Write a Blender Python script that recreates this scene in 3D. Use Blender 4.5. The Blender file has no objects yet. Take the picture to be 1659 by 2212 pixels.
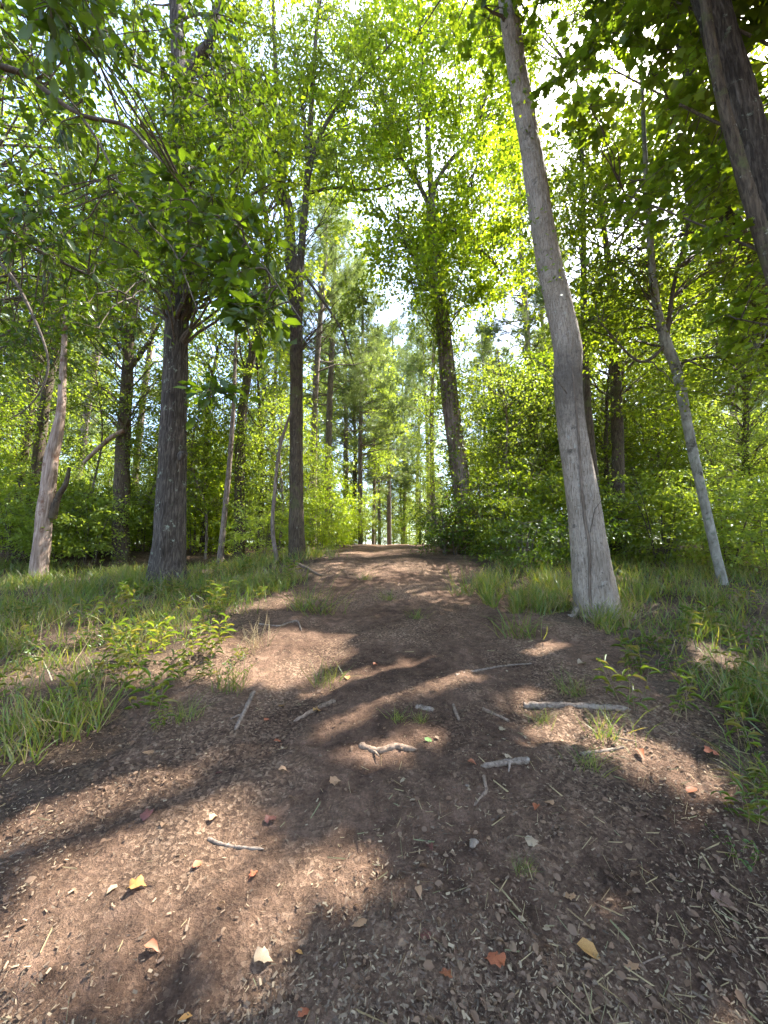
import bpy, math, random
import numpy as np
from mathutils import Vector

R = math.radians
rng = np.random.default_rng(7)
random.seed(7)
scene = bpy.context.scene
col = scene.collection

# ------------------------------------------------------------------ camera
EYE = 1.5
PITCH = R(8.0)
FPX, PW, PH = 860.0, 1659.0, 2212.0          # focal length and frame of the survey picture
cam_d = bpy.data.cameras.new('camera')
cam = bpy.data.objects.new('camera', cam_d)
col.objects.link(cam)
cam_d.sensor_fit = 'HORIZONTAL'
cam_d.sensor_width = 36.0
cam_d.lens = 36.0 * FPX / PW
cam_d.clip_start = 0.05
cam_d.clip_end = 2000
cam.location = (0, 0, EYE)
cam.rotation_euler = (R(90) + PITCH, 0, 0)
scene.camera = cam

# ------------------------------------------------------------------ sky, sun, exposure
SUN_EL, SUN_AZ = R(57), R(35)               # azimuth measured from +X (the right) towards +Y (ahead)
SUN = np.array([math.cos(SUN_EL) * math.cos(SUN_AZ), math.cos(SUN_EL) * math.sin(SUN_AZ), math.sin(SUN_EL)])
world = bpy.data.worlds.new('World')
scene.world = world
world.use_nodes = True
wn = world.node_tree
wn.nodes.clear()
sky = wn.nodes.new('ShaderNodeTexSky')
sky.sky_type = 'NISHITA'
sky.sun_disc = False
sky.sun_elevation = SUN_EL
sky.sun_rotation = math.atan2(SUN[0], SUN[1])
sky.air_density = 1.0
sky.dust_density = 2.0
sky.ozone_density = 1.0
bg = wn.nodes.new('ShaderNodeBackground')
bg.inputs['Strength'].default_value = 0.15
wo = wn.nodes.new('ShaderNodeOutputWorld')
wn.links.new(sky.outputs[0], bg.inputs[0])
wn.links.new(bg.outputs[0], wo.inputs[0])
sun_d = bpy.data.lights.new('sun', 'SUN')
sun_d.energy = 4.4
sun_d.angle = R(0.53)
sun_d.color = (1.0, 0.95, 0.87)
sun = bpy.data.objects.new('sun', sun_d)
col.objects.link(sun)
sun.rotation_euler = Vector((-SUN[0], -SUN[1], -SUN[2])).to_track_quat('-Z', 'Y').to_euler()
sun.location = (20, -5, 40)
vs = scene.view_settings
vs.view_transform = 'Standard'
vs.look = 'None'
vs.exposure = 2.68
vs.gamma = 1.0
vs.use_curve_mapping = False
cy = scene.cycles
cy.use_denoising = True
cy.denoiser = 'OPENIMAGEDENOISE'
cy.denoising_input_passes = 'RGB_ALBEDO_NORMAL'
cy.max_bounces = 6
cy.diffuse_bounces = 4
cy.glossy_bounces = 2
cy.transmission_bounces = 4
cy.transparent_max_bounces = 4
cy.sample_clamp_indirect = 6.0
cy.use_adaptive_sampling = True
cy.adaptive_threshold = 0.03
cy.caustics_reflective = False
cy.caustics_refractive = False

# ------------------------------------------------------------------ survey: picture point + distance ahead -> place
CO = np.array([0, 0, EYE])
FW = np.array([0, math.cos(PITCH), math.sin(PITCH)])
UP = np.array([0, -math.sin(PITCH), math.cos(PITCH)])
RT = np.array([1.0, 0, 0])

def ray(x, y):
    x = np.asarray(x, float); y = np.asarray(y, float)
    u = (x - PW / 2) / FPX; v = -(y - PH / 2) / FPX
    return u[..., None] * RT + v[..., None] * UP + FW

def at(x, y, d):
    r = ray(x, y)
    return CO + r * (np.asarray(d, float) / r[..., 1])[..., None]

# ------------------------------------------------------------------ value noise
def _hash(ix, iy, iz, seed):
    h = (ix.astype(np.int64) * 374761393 + iy.astype(np.int64) * 668265263 + iz.astype(np.int64) * 2147483647 + seed * 974711) & 0xffffffff
    h = ((h ^ (h >> 13)) * 1274126177) & 0xffffffff
    h = h ^ (h >> 16)
    return (h & 0xffffff) / float(0xffffff)

def vn(x, y, z=None, seed=0):
    x = np.asarray(x, float); y = np.asarray(y, float)
    z = np.zeros_like(x) if z is None else np.asarray(z, float)
    fx, fy, fz = np.floor(x), np.floor(y), np.floor(z)
    tx, ty, tz = x - fx, y - fy, z - fz
    tx = tx * tx * (3 - 2 * tx); ty = ty * ty * (3 - 2 * ty); tz = tz * tz * (3 - 2 * tz)
    r = 0
    for dx in (0, 1):
        for dy in (0, 1):
            for dz in (0, 1):
                w = (tx if dx else 1 - tx) * (ty if dy else 1 - ty) * (tz if dz else 1 - tz)
                r = r + w * _hash(fx + dx, fy + dy, fz + dz, seed)
    return r * 2 - 1

# ------------------------------------------------------------------ terrain
_yk = np.array([-120, -40, -10, -3, 0, 2, 4.8, 7, 9.2, 12, 18, 26, 33, 45, 70, 120, 400])
_zk = np.array([-9, -4, -1.4, -.45, 0, .36, .92, 1.28, 1.62, 2.0, 2.55, 3.02, 3.08, 2.7, 2.0, 1.5, 1.0])
_yy = np.linspace(-120, 400, 5201)
_zz = np.interp(_yy, _yk, _zk)
_k = np.exp(-np.linspace(-2.5, 2.5, 31) ** 2); _k /= _k.sum()
_zz = np.convolve(np.pad(_zz, 15, mode='edge'), _k, mode='valid')

BASES = {'oak': (365, 1262, 7.0), 'stems': (640, 1208, 9.2), 'vine': (1010, 1192, 11.0), 'poplar': (1292, 1322, 4.8),
         'birch': (1562, 1262, 6.6), 'snag': (83, 1254, 9.0), 'lean': (475, 1228, 11.0)}
_cp = np.array([at(*v) for v in BASES.values()])
_s = 1.6
def _rbf(x, y):
    d2 = (x[..., None] - _cp[:, 0]) ** 2 + (y[..., None] - _cp[:, 1]) ** 2
    return np.exp(-d2 / (2 * _s * _s))
_w = np.linalg.solve(_rbf(_cp[:, 0], _cp[:, 1]), _cp[:, 2] - np.interp(_cp[:, 1], _yy, _zz))

def path_c(y):
    return np.interp(y, [-5, 0, 8, 26, 60], [0.1, 0.1, .35, .95, 1.8])
def path_hw(y):
    return np.interp(y, [0, 2.2, 4, 8, 14, 26], [1.75, 1.75, 1.85, 1.65, 1.45, 1.5])

def terrain(x, y, fine=True):
    x = np.asarray(x, float); y = np.asarray(y, float)
    z = np.interp(y, _yy, _zz) + _rbf(x, y) @ _w
    off = np.abs(x - path_c(y))
    out = np.clip((off - path_hw(y)) / 3.0, 0, 1)
    z = z + (vn(x * .35, y * .35, seed=1) * .12 + vn(x * .9, y * .9, seed=2) * .05) * (.12 + .6 * out)
    z = z - .05 * np.exp(-((off - .8) / .3) ** 2) * (y > 2.5)          # two faint wheel ruts
    if fine:
        near = np.clip((30 - np.hypot(x, y)) / 25, 0, 1)
        z = z + near * (vn(x * 3.1, y * 3.1, seed=3) * .018 + vn(x * 8, y * 8, seed=4) * .011 + np.abs(vn(x * 19, y * 19, seed=5)) * .012
                        + vn(x * 45, y * 45, seed=6) * .004)
    return z

def tz(x, y):
    return float(terrain(np.array([x]), np.array([y]))[0])

def ground_px(x, y):
    """where the view ray through a picture point meets the ground"""
    x = np.atleast_1d(np.asarray(x, float)); y = np.atleast_1d(np.asarray(y, float))
    r = ray(x, y)
    t = np.full(len(x), .6); done = np.zeros(len(x), bool)
    f = lambda t: (lambda p: p[:, 2] - terrain(p[:, 0], p[:, 1], fine=False))(CO + r * t[:, None])
    for _ in range(300):
        done |= f(t) < 0
        if done.all(): break
        t = np.where(done, t, t * 1.025)
    lo, hi = t / 1.025, t.copy()
    for _ in range(12):
        m = (lo + hi) / 2; under = f(m) < 0
        hi = np.where(under, m, hi); lo = np.where(under, lo, m)
    p = CO + r * hi[:, None]
    p[:, 2] = terrain(p[:, 0], p[:, 1])
    return p

# ------------------------------------------------------------------ where sunlight reaches the ground (gaps in the canopy)
LIT_PX = [(410, 1835, 125, 75), (640, 1900, 140, 95), (330, 1990, 130, 95), (520, 2000, 100, 70), (110, 1850, 150, 60), (130, 1960, 140, 70), (250, 2120, 150, 80), (420, 2160, 110, 70),
          (190, 1740, 130, 40), (640, 1405, 120, 42), (560, 1450, 110, 30), (400, 1420, 130, 45), (250, 1370, 150, 45), (150, 1440, 120, 30), (300, 1320, 120, 35),
          (700, 1520, 80, 35), (930, 1452, 85, 32), (800, 1475, 60, 22), (840, 1622, 110, 24), (1100, 1490, 60, 22), (1190, 1412, 60, 16), (1250, 1545, 60, 18),
          (1420, 1640, 100, 52), (1480, 1690, 110, 40), (1180, 1600, 60, 26), (1360, 1585, 50, 20), (1300, 1550, 50, 14), (880, 1212, 110, 9), (780, 1235, 60, 9), (1470, 2180, 90, 40), (1640, 1800, 50, 60), (1560, 1420, 60, 25),
          (60, 1290, 120, 30), (520, 1300, 100, 24), (1430, 1235, 50, 14)]
_lp = np.array(LIT_PX, float)
_lc = ground_px(_lp[:, 0], _lp[:, 1])
_lx = ground_px(_lp[:, 0] + _lp[:, 2], _lp[:, 1])
_ly = ground_px(_lp[:, 0], _lp[:, 1] + _lp[:, 3])
_ly2 = ground_px(_lp[:, 0], _lp[:, 1] - _lp[:, 3])
_rx = np.abs(_lx[:, 0] - _lc[:, 0]); _ry = np.maximum(.06, np.abs(_ly2[:, 1] - _ly[:, 1]) / 2); _ry = np.minimum(_ry, 3.0)

SUN_TARGETS = [(at(x, y, d), r) for x, y, d, r in [
    (84, 1230, 9, .38), (92, 1150, 9, .38), (100, 1080, 9, .38), (110, 1000, 9, .35), (122, 930, 9, .3), (132, 870, 9, .3),
    (385, 905, 6.7, .16), (395, 960, 6.7, .14), (385, 1060, 6.7, .22), (365, 1245, 6.7, .3), (398, 1130, 6.7, .15), (385, 640, 6.8, .2),
    (648, 1090, 9, .2), (645, 1000, 9, .14), (1290, 1270, 4.6, .2), (1260, 1060, 4.6, .16), (1125, 190, 4.6, .16), (1140, 330, 4.6, .14),
    (1330, 100, 4.0, .35), (1290, 210, 4.0, .3), (1500, 620, 7, .8), (1330, 700, 7.5, .7),
    (450, 230, 4.4, .5), (390, 420, 3.0, .35), (520, 500, 2.9, .3), (560, 330, 4.6, .4), (160, 420, 4.0, .35),
    (500, 1100, 13, 1.0), (560, 1000, 14, 1.2), (150, 1080, 12, 1.0), (60, 1000, 13, 1.2), (230, 900, 13, 1.0), (430, 900, 15, 1.4), (700, 1050, 14, 1.0), (610, 690, 2.5, .4), (475, 840, 2.8, .25)]]
_g = np.random.default_rng(77)
SUN_TARGETS += [(at(640 * _g.random() - 20, 850 + 330 * _g.random(), 10.5 + 7 * _g.random()), 1.2) for _ in range(70)]
SUN_TARGETS += [(at(1040 + 620 * _g.random(), 850 + 230 * _g.random(), 9.5 + 5 * _g.random()), .7) for _ in range(22)]

def sun_gap(p, ground_only=False):
    """True for points whose shadow would fall into one of the sunlit patches"""
    x, y, z = p[:, 0], p[:, 1], p[:, 2]
    gx, gy = x, y
    for _ in range(4):
        gz = terrain(gx, gy, fine=False)
        t = (z - gz) / SUN[2]
        gx = x - SUN[0] * t; gy = y - SUN[1] * t
    nx = gx + vn(gx * 3, gy * 3, seed=11) * .10; ny = gy + vn(gx * 3, gy * 3, seed=12) * .10
    m = np.zeros(len(x), bool); m2 = m.copy()
    for i in range(len(_lc)):
        m |= ((nx - _lc[i, 0]) / (_rx[i] * .95 + .10)) ** 2 + ((ny - _lc[i, 1]) / (_ry[i] * .95 + .10)) ** 2 < 1
    for tp, tr_ in SUN_TARGETS:                      # openings that let the sun onto particular trunks and boughs
        v = p - tp; t = v @ SUN
        m2 |= (t > .9) & (((v - t[:, None] * SUN) ** 2).sum(1) < tr_ * tr_)
    # a sparse freckling elsewhere
    m |= vn(gx * 2.3, gy * 2.3, seed=13) * .6 + vn(gx * .7, gy * .7, seed=14) * .5 > .60
    m = m & (z - gz > 1.2)
    return m if ground_only else m | m2

# ------------------------------------------------------------------ mesh helpers
def make_mesh(name, parts, smooth=True):
    """parts: list of (V, F) with F an (n,k) index array"""
    Vs, starts, totals, loops = [], [], [], []
    vo = lo = 0
    for V, F in parts:
        V = np.asarray(V, np.float32); F = np.asarray(F, np.int32)
        if len(F) == 0: continue
        n, k = F.shape
        Vs.append(V)
        loops.append((F + vo).ravel())
        starts.append(lo + np.arange(n) * k)
        totals.append(np.full(n, k))
        vo += len(V); lo += n * k
    me = bpy.data.meshes.new(name)
    V = np.concatenate(Vs); L = np.concatenate(loops); S = np.concatenate(starts); T = np.concatenate(totals)
    me.vertices.add(len(V)); me.vertices.foreach_set('co', V.ravel())
    me.loops.add(len(L)); me.loops.foreach_set('vertex_index', L.astype(np.int32))
    me.polygons.add(len(S)); me.polygons.foreach_set('loop_start', S.astype(np.int32)); me.polygons.foreach_set('loop_total', T.astype(np.int32))
    if smooth: me.polygons.foreach_set('use_smooth', np.ones(len(S), bool))
    me.update(calc_edges=True)
    return me

def shift(parts, o):
    o = np.asarray(o, float)
    return [(np.asarray(V, float) - o, F) for V, F in parts]

def unit(v):
    return v / np.maximum(1e-9, np.linalg.norm(v, axis=-1, keepdims=True))

def resample(P, w, n):
    """Catmull-Rom through control points"""
    P = np.asarray(P, float); w = np.asarray(w, float)
    Q = np.vstack([2 * P[0] - P[1], P, 2 * P[-1] - P[-2]]); W = np.concatenate([[w[0]], w, [w[-1]]])
    m = len(P) - 1
    t = np.linspace(0, m, n); i = np.minimum(t.astype(int), m - 1); f = (t - i)
    def cr(a, b, c, d, f):
        return .5 * ((2 * b) + (-a + c) * f + (2 * a - 5 * b + 4 * c - d) * f ** 2 + (-a + 3 * b - 3 * c + d) * f ** 3)
    pos = cr(Q[i], Q[i + 1], Q[i + 2], Q[i + 3], f[:, None])
    rad = W[i + 1] * (1 - f) + W[i + 2] * f
    return pos, rad

def tube(P, r, seg=6, ridge=0.0, rs=(9, 2.0), flare=0.0, lump=0.0, seed=0, cap=True):
    P = np.asarray(P, float); r = np.asarray(r, float); n = len(P)
    T = unit(np.gradient(P, axis=0))
    a = np.array([0, 0, 1.0]) if abs(T[0][2]) < .9 else np.array([1.0, 0, 0])
    U = np.zeros((n, 3)); U[0] = unit(np.cross(T[0], a))
    for i in range(1, n):
        u = U[i - 1] - T[i] * (U[i - 1] @ T[i]); U[i] = u / max(1e-9, np.linalg.norm(u))
    W = np.cross(T, U)
    th = np.linspace(0, 2 * np.pi, seg, endpoint=False)
    ct, st = np.cos(th), np.sin(th)
    rr = np.repeat(r[:, None], seg, 1)
    L = np.concatenate([[0], np.cumsum(np.linalg.norm(np.diff(P, axis=0), axis=1))])
    if flare:
        f = np.exp(-L / (3.0 * r[0]))[:, None]
        rr = rr * (1 + flare * f * (1 + .55 * np.cos(5 * th + seed)[None] + .3 * np.cos(3 * th + 2 * seed)[None]))
    if lump:
        rr = rr * (1 + lump * vn(ct[None] * 1.3 + 0 * rr, st[None] * 1.3 + 0 * rr, L[:, None] * 1.6 + 0 * rr + seed * 7, seed=seed))
    if ridge:
        k = rs[0]
        a1 = vn(ct[None] * k + 0 * rr, st[None] * k + 0 * rr, L[:, None] * rs[1] * 2 + 0 * rr, seed=seed + 1)
        a2 = vn(ct[None] * k * 2.2 + 0 * rr, st[None] * k * 2.2 + 0 * rr, L[:, None] * rs[1] * 5 + 0 * rr, seed=seed + 2)
        rr = rr + ridge * (a1 + .5 * a2)
    V = P[:, None] + U[:, None] * (ct[None, :, None] * rr[..., None]) + W[:, None] * (st[None, :, None] * rr[..., None])
    V = V.reshape(-1, 3)
    i = np.arange(n - 1)[:, None] * seg; j = np.arange(seg)[None]; j2 = (j + 1) % seg
    F = np.stack([i + j, i + j2, i + seg + j2, i + seg + j], -1).reshape(-1, 4)
    out = [(V, F)]
    if cap:
        for e in (0, n - 1):
            ring = V[e * seg:(e + 1) * seg]; c = ring.mean(0)
            VV = np.vstack([ring, c[None]]); q = np.arange(seg)
            FF = np.stack([q, (q + 1) % seg, np.full(seg, seg)], -1)
            if e == 0: FF = FF[:, ::-1]
            out.append((VV, FF))
    return out

# leaf templates: (along, side, up)
T_DIA = (np.array([[0, 0, 0], [.45, .5, .08], [1, 0, -.06], [.45, -.5, .08]]), np.array([[0, 1, 2], [0, 2, 3]]))
T_OVAL = (np.array([[0, 0, 0], [.3, .42, .07], [.68, .44, .05], [1, 0, -.10], [.68, -.44, .05], [.3, -.42, .07], [.5, 0, -.01]]),
          np.array([[0, 6, 1], [1, 6, 2], [2, 6, 3], [3, 6, 4], [4, 6, 5], [5, 6, 0]]))
_mp = [(0, 0), (.02, .16), (-.06, .44), (.2, .34), (.36, .62), (.46, .38), (.62, .46), (.66, .2), (1, 0)]
_mv = [(a, b) for a, b in _mp] + [(a, -b) for a, b in reversed(_mp[1:-1])]
_mv = np.array([(a, b, .10 * abs(b) - .12 * a * a) for a, b in _mv] + [(.38, 0, .03)])
T_MAPLE = (_mv, np.array([[i, (i + 1) % 16, 16] for i in range(16)])[:, ::-1])
_m2 = [(0, 0), (.05, .2), (.08, .40), (.24, .40), (.38, .52), (.5, .42), (.64, .42), (.74, .22), (1, 0)]
_m2 = [(a, b) for a, b in _m2] + [(a, -b) for a, b in reversed(_m2[1:-1])]
T_LOBED = (np.array([(a, b, .10 * abs(b) - .12 * a * a) for a, b in _m2] + [(.4, 0, .03)]), T_MAPLE[1])
T_CHIP = (np.array([[0, -.4, 0], [0, .5, .05], [1, .35, .12], [.9, -.5, .03]]), np.array([[0, 1, 2], [0, 2, 3]]))
T_BLADE = (np.array([[0, -.5, 0], [0, .5, 0], [.35, -.45, .10], [.35, .45, .10], [.72, -.3, .38], [.72, .3, .38], [1, 0, .85]]),
           np.array([[0, 2, 3], [0, 3, 1], [2, 4, 5], [2, 5, 3], [4, 6, 5]]))
def needle_template(n=16, seed=1):
    g = np.random.default_rng(seed); V = []; F = []
    for i in range(n):
        d = unit(np.array([.55 + g.random() * .6, g.normal() * .6, g.normal() * .6])) * (.75 + .35 * g.random())
        s = unit(np.cross(d, g.normal(size=3))) * .022
        b = len(V); V += [-s, s, d]; F.append([b, b + 1, b + 2])
    return np.array(V), np.array(F)
T_NEEDLE = needle_template()

def leaves(pos, axis, nrm, L, W, T=T_DIA, curl=None):
    pos = np.asarray(pos, float); n = len(pos)
    if n == 0: return (np.zeros((0, 3)), np.zeros((0, 3), int))
    a = unit(axis); s = unit(np.cross(nrm, a)); u = np.cross(a, s)
    L = np.broadcast_to(np.asarray(L, float), (n,)); W = np.broadcast_to(np.asarray(W, float), (n,))
    c = np.ones(n) if curl is None else np.asarray(curl, float)
    t, F = T
    V = pos[:, None] + a[:, None] * (t[None, :, 0, None] * L[:, None, None]) + s[:, None] * (t[None, :, 1, None] * W[:, None, None]) \
        + u[:, None] * (t[None, :, 2, None] * (L * c)[:, None, None])
    k = len(t)
    FF = (np.arange(n)[:, None, None] * k + F[None]).reshape(-1, F.shape[1])
    return (V.reshape(-1, 3), FF)

def sprays(centers, rad, twigs, per, size, g, flat=.45, T=T_DIA, asp=.55, droop=.25, gap=True, outward=None, tilt=.45, twig_r=0):
    """leafy twigs bursting from clump centres -> (leaf parts, twig parts)"""
    C = np.asarray(centers, float); m = len(C)
    rad = np.broadcast_to(np.asarray(rad, float), (m,))
    D = g.normal(size=(m, twigs, 3)); D[..., 2] *= flat
    if outward is not None: D += np.asarray(outward)[:, None] * .8
    D = unit(D)
    t = (np.arange(per) + .6) / per
    t = t[None, None] * (.75 + .5 * g.random((m, twigs, 1)))
    pos = C[:, None, None] + D[:, :, None] * (t * rad[:, None, None])[..., None]
    pos[..., 2] -= droop * (t ** 2) * rad[:, None, None]
    pos += g.normal(size=pos.shape) * size * .45
    ax = D[:, :, None] + g.normal(size=pos.shape) * .6
    ax[..., 2] -= droop * 1.2
    nr = np.zeros(pos.shape); nr[..., 2] = 1; nr += g.normal(size=pos.shape) * tilt
    pos = pos.reshape(-1, 3); ax = ax.reshape(-1, 3); nr = nr.reshape(-1, 3)
    if gap:
        k = ~sun_gap(pos, gap == 'ground'); pos, ax, nr = pos[k], ax[k], nr[k]
    L = size * (.65 + .7 * g.random(len(pos)))
    tw = []
    if twig_r:
        Cj = np.repeat(C[:, None], twigs, 1)[:, ::2].reshape(-1, 3); Dj = (D * rad[:, None, None])[:, ::2].reshape(-1, 3)
        E = Cj + Dj * .8; E[:, 2] -= droop * .5 * np.repeat(rad, len(range(0, twigs, 2)))
        Mi = (Cj + E) / 2; Mi[:, 2] += .03
        if gap:
            kk = ~(sun_gap(Mi, True) | sun_gap(E, True)); Cj, Mi, E = Cj[kk], Mi[kk], E[kk]
        tw = batch_tubes(np.stack([Cj, Mi, E], 1), np.tile([twig_r, twig_r * .7, twig_r * .35], (len(Cj), 1)), 3)
    return leaves(pos, ax, nr, L, L * asp, T), tw

def batch_tubes(P, r, seg=3):
    """many thin open tubes at once: P (m,n,3), r (m,n)"""
    P = np.asarray(P, float); m, n, _ = P.shape
    if m == 0: return []
    T = unit(np.gradient(P, axis=1))
    a = np.where(np.abs(T[:, :1, 2:3]) < .8, np.array([0, 0, 1.0]), np.array([1.0, 0, 0]))
    U = unit(np.cross(T, np.broadcast_to(a, T.shape))); W = np.cross(T, U)
    th = np.linspace(0, 2 * np.pi, seg, endpoint=False)
    V = P[:, :, None] + (U[:, :, None] * np.cos(th)[None, None, :, None] + W[:, :, None] * np.sin(th)[None, None, :, None]) * np.asarray(r)[:, :, None, None]
    b = np.arange(m)[:, None, None] * (n * seg); i = np.arange(n - 1)[None, :, None] * seg; j = np.arange(seg)[None, None]; j2 = (j + 1) % seg
    F = np.stack([b + i + j, b + i + j2, b + i + seg + j2, b + i + seg + j], -1).reshape(-1, 4)
    return [(V.reshape(-1, 3), F)]

def boughs(A, B, r0, r1, g, sag=.12, n=7, seg=5):
    A = np.asarray(A, float); B = np.asarray(B, float); m = len(A)
    if m == 0: return []
    l = np.linalg.norm(B - A, axis=1)
    t = np.linspace(0, 1, n)
    P = A[:, None] + (B - A)[:, None] * t[None, :, None]
    P[:, :, 2] += np.sin(t * np.pi)[None] * (sag * l)[:, None]
    P[:, 1:-1] += g.normal(size=(m, n - 2, 3)) * (l * .025)[:, None, None]
    r0 = np.broadcast_to(np.asarray(r0, float), (m,))
    return batch_tubes(P, r0[:, None] * (1 - t)[None] + r1 * t[None], seg)

# ------------------------------------------------------------------ materials
def nt(name):
    m = bpy.data.materials.new(name); m.use_nodes = True
    t = m.node_tree; t.nodes.clear()
    return m, t, t.nodes, t.links

def node(N, kind, **kw):
    n = N.new(kind)
    for k, v in kw.items():
        if k.startswith('i_'):
            n.inputs[k[2:].replace('_', ' ')].default_value = v
        else: setattr(n, k, v)
    return n

def ramp(N, stops, interp='LINEAR'):
    r = N.new('ShaderNodeValToRGB'); e = r.color_ramp.elements
    r.color_ramp.interpolation = interp
    while len(e) > 1: e.remove(e[-1])
    e[0].position = stops[0][0]; e[0].color = (*stops[0][1], 1)
    for p, c in stops[1:]:
        q = e.new(p); q.color = (*c, 1)
    return r

def leaf_mat(name, cols, trans, tmix=.42, gloss=.06, rough=.4):
    m, t, N, K = nt(name)
    geo = N.new('ShaderNodeNewGeometry')
    rp = ramp(N, [(i / (len(cols) - 1), c) for i, c in enumerate(cols)])
    K.new(geo.outputs['Random Per Island'], rp.inputs[0])
    oi = N.new('ShaderNodeObjectInfo')
    hs = node(N, 'ShaderNodeHueSaturation')
    mr = node(N, 'ShaderNodeMapRange'); mr.inputs['To Min'].default_value = .82; mr.inputs['To Max'].default_value = 1.2
    K.new(oi.outputs['Random'], mr.inputs['Value']); K.new(mr.outputs[0], hs.inputs['Value'])
    K.new(rp.outputs[0], hs.inputs['Color'])
    di = N.new('ShaderNodeBsdfDiffuse'); K.new(hs.outputs[0], di.inputs[0])
    mx = node(N, 'ShaderNodeMix', data_type='RGBA', blend_type='MULTIPLY'); mx.inputs['Factor'].default_value = 1
    K.new(hs.outputs[0], mx.inputs[6]); mx.inputs[7].default_value = (*trans, 1)
    tr = N.new('ShaderNodeBsdfTranslucent'); K.new(mx.outputs[2], tr.inputs[0])
    m1 = N.new('ShaderNodeMixShader'); m1.inputs[0].default_value = tmix
    K.new(di.outputs[0], m1.inputs[1]); K.new(tr.outputs[0], m1.inputs[2])
    gl = N.new('ShaderNodeBsdfGlossy'); gl.inputs['Roughness'].default_value = rough; gl.inputs[0].default_value = (.9, .95, 1, 1)
    m2 = N.new('ShaderNodeMixShader'); m2.inputs[0].default_value = gloss
    K.new(m1.outputs[0], m2.inputs[1]); K.new(gl.outputs[0], m2.inputs[2])
    o = N.new('ShaderNodeOutputMaterial'); K.new(m2.outputs[0], o.inputs[0])
    return m

def bark_mat(name, c0, c1, c2, sc=(34, 34, 5), bump=.6, dist=.02, lichen=None, moss=None, extra=None, band=None):
    m, t, N, K = nt(name)
    tc = N.new('ShaderNodeTexCoord'); mp = N.new('ShaderNodeMapping'); mp.inputs['Scale'].default_value = sc
    K.new(tc.outputs['Object'], mp.inputs[0])
    n1 = node(N, 'ShaderNodeTexNoise', i_Scale=1.0, i_Detail=6.0, i_Roughness=.65); n1.inputs['Distortion'].default_value = .6
    K.new(mp.outputs[0], n1.inputs['Vector'])
    r1 = ramp(N, [(.30, c0), (.48, c1), (.70, c2)])
    K.new(n1.outputs[0], r1.inputs[0])
    out = r1.outputs[0]
    n2 = node(N, 'ShaderNodeTexNoise', i_Scale=2.2, i_Detail=5.0, i_Roughness=.6); K.new(tc.outputs['Object'], n2.inputs['Vector'])
    mv = node(N, 'ShaderNodeMix', data_type='RGBA', blend_type='MULTIPLY'); mv.inputs['Factor'].default_value = .7
    rv = ramp(N, [(.3, (.55, .5, .45)), (.65, (1.15, 1.12, 1.1))]); K.new(n2.outputs[0], rv.inputs[0])
    K.new(out, mv.inputs[6]); K.new(rv.outputs[0], mv.inputs[7]); out = mv.outputs[2]
    for colr, scale, lo, hi in [x for x in (lichen, moss, extra) if x]:
        n3 = node(N, 'ShaderNodeTexNoise', i_Scale=scale, i_Detail=7.0, i_Roughness=.7); K.new(tc.outputs['Object'], n3.inputs['Vector'])
        r3 = ramp(N, [(lo, (0, 0, 0)), (hi, (1, 1, 1))]); K.new(n3.outputs[0], r3.inputs[0])
        mm = node(N, 'ShaderNodeMix', data_type='RGBA'); K.new(r3.outputs[0], mm.inputs['Factor'])
        K.new(out, mm.inputs[6]); mm.inputs[7].default_value = (*colr, 1); out = mm.outputs[2]
    if band:
        sx = N.new('ShaderNodeSeparateXYZ'); K.new(tc.outputs['Object'], sx.inputs[0])
        n4 = node(N, 'ShaderNodeTexNoise', i_Scale=9.0, i_Detail=8.0, i_Roughness=.75); K.new(tc.outputs['Object'], n4.inputs['Vector'])
        a1 = N.new('ShaderNodeMath'); a1.operation = 'MULTIPLY_ADD'; K.new(n4.outputs[0], a1.inputs[0]); a1.inputs[1].default_value = 1.6; K.new(sx.outputs[2], a1.inputs[2])
        lo, hi = band[1] + .8, band[2] + .8
        r4 = ramp(N, [(0, (0, 0, 0)), (.45, (1, 1, 1)), (.6, (1, 1, 1)), (1, (0, 0, 0))]); mr4 = N.new('ShaderNodeMapRange'); mr4.inputs[1].default_value = lo; mr4.inputs[2].default_value = hi
        K.new(a1.outputs[0], mr4.inputs[0]); K.new(mr4.outputs[0], r4.inputs[0])
        m5 = node(N, 'ShaderNodeMix', data_type='RGBA'); sc5 = N.new('ShaderNodeMath'); sc5.operation = 'MULTIPLY'; sc5.inputs[1].default_value = .75; K.new(r4.outputs[0], sc5.inputs[0])
        K.new(sc5.outputs[0], m5.inputs['Factor']); K.new(out, m5.inputs[6]); m5.inputs[7].default_value = (*band[0], 1); out = m5.outputs[2]
    b = N.new('ShaderNodeBump'); b.inputs['Strength'].default_value = bump; b.inputs['Distance'].default_value = dist
    K.new(n1.outputs[0], b.inputs['Height'])
    p = N.new('ShaderNodeBsdfPrincipled'); K.new(out, p.inputs['Base Color']); K.new(b.outputs[0], p.inputs['Normal'])
    p.inputs['Roughness'].default_value = .88; p.inputs['Specular IOR Level'].default_value = .25
    o = N.new('ShaderNodeOutputMaterial'); K.new(p.outputs[0], o.inputs[0])
    return m

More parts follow.
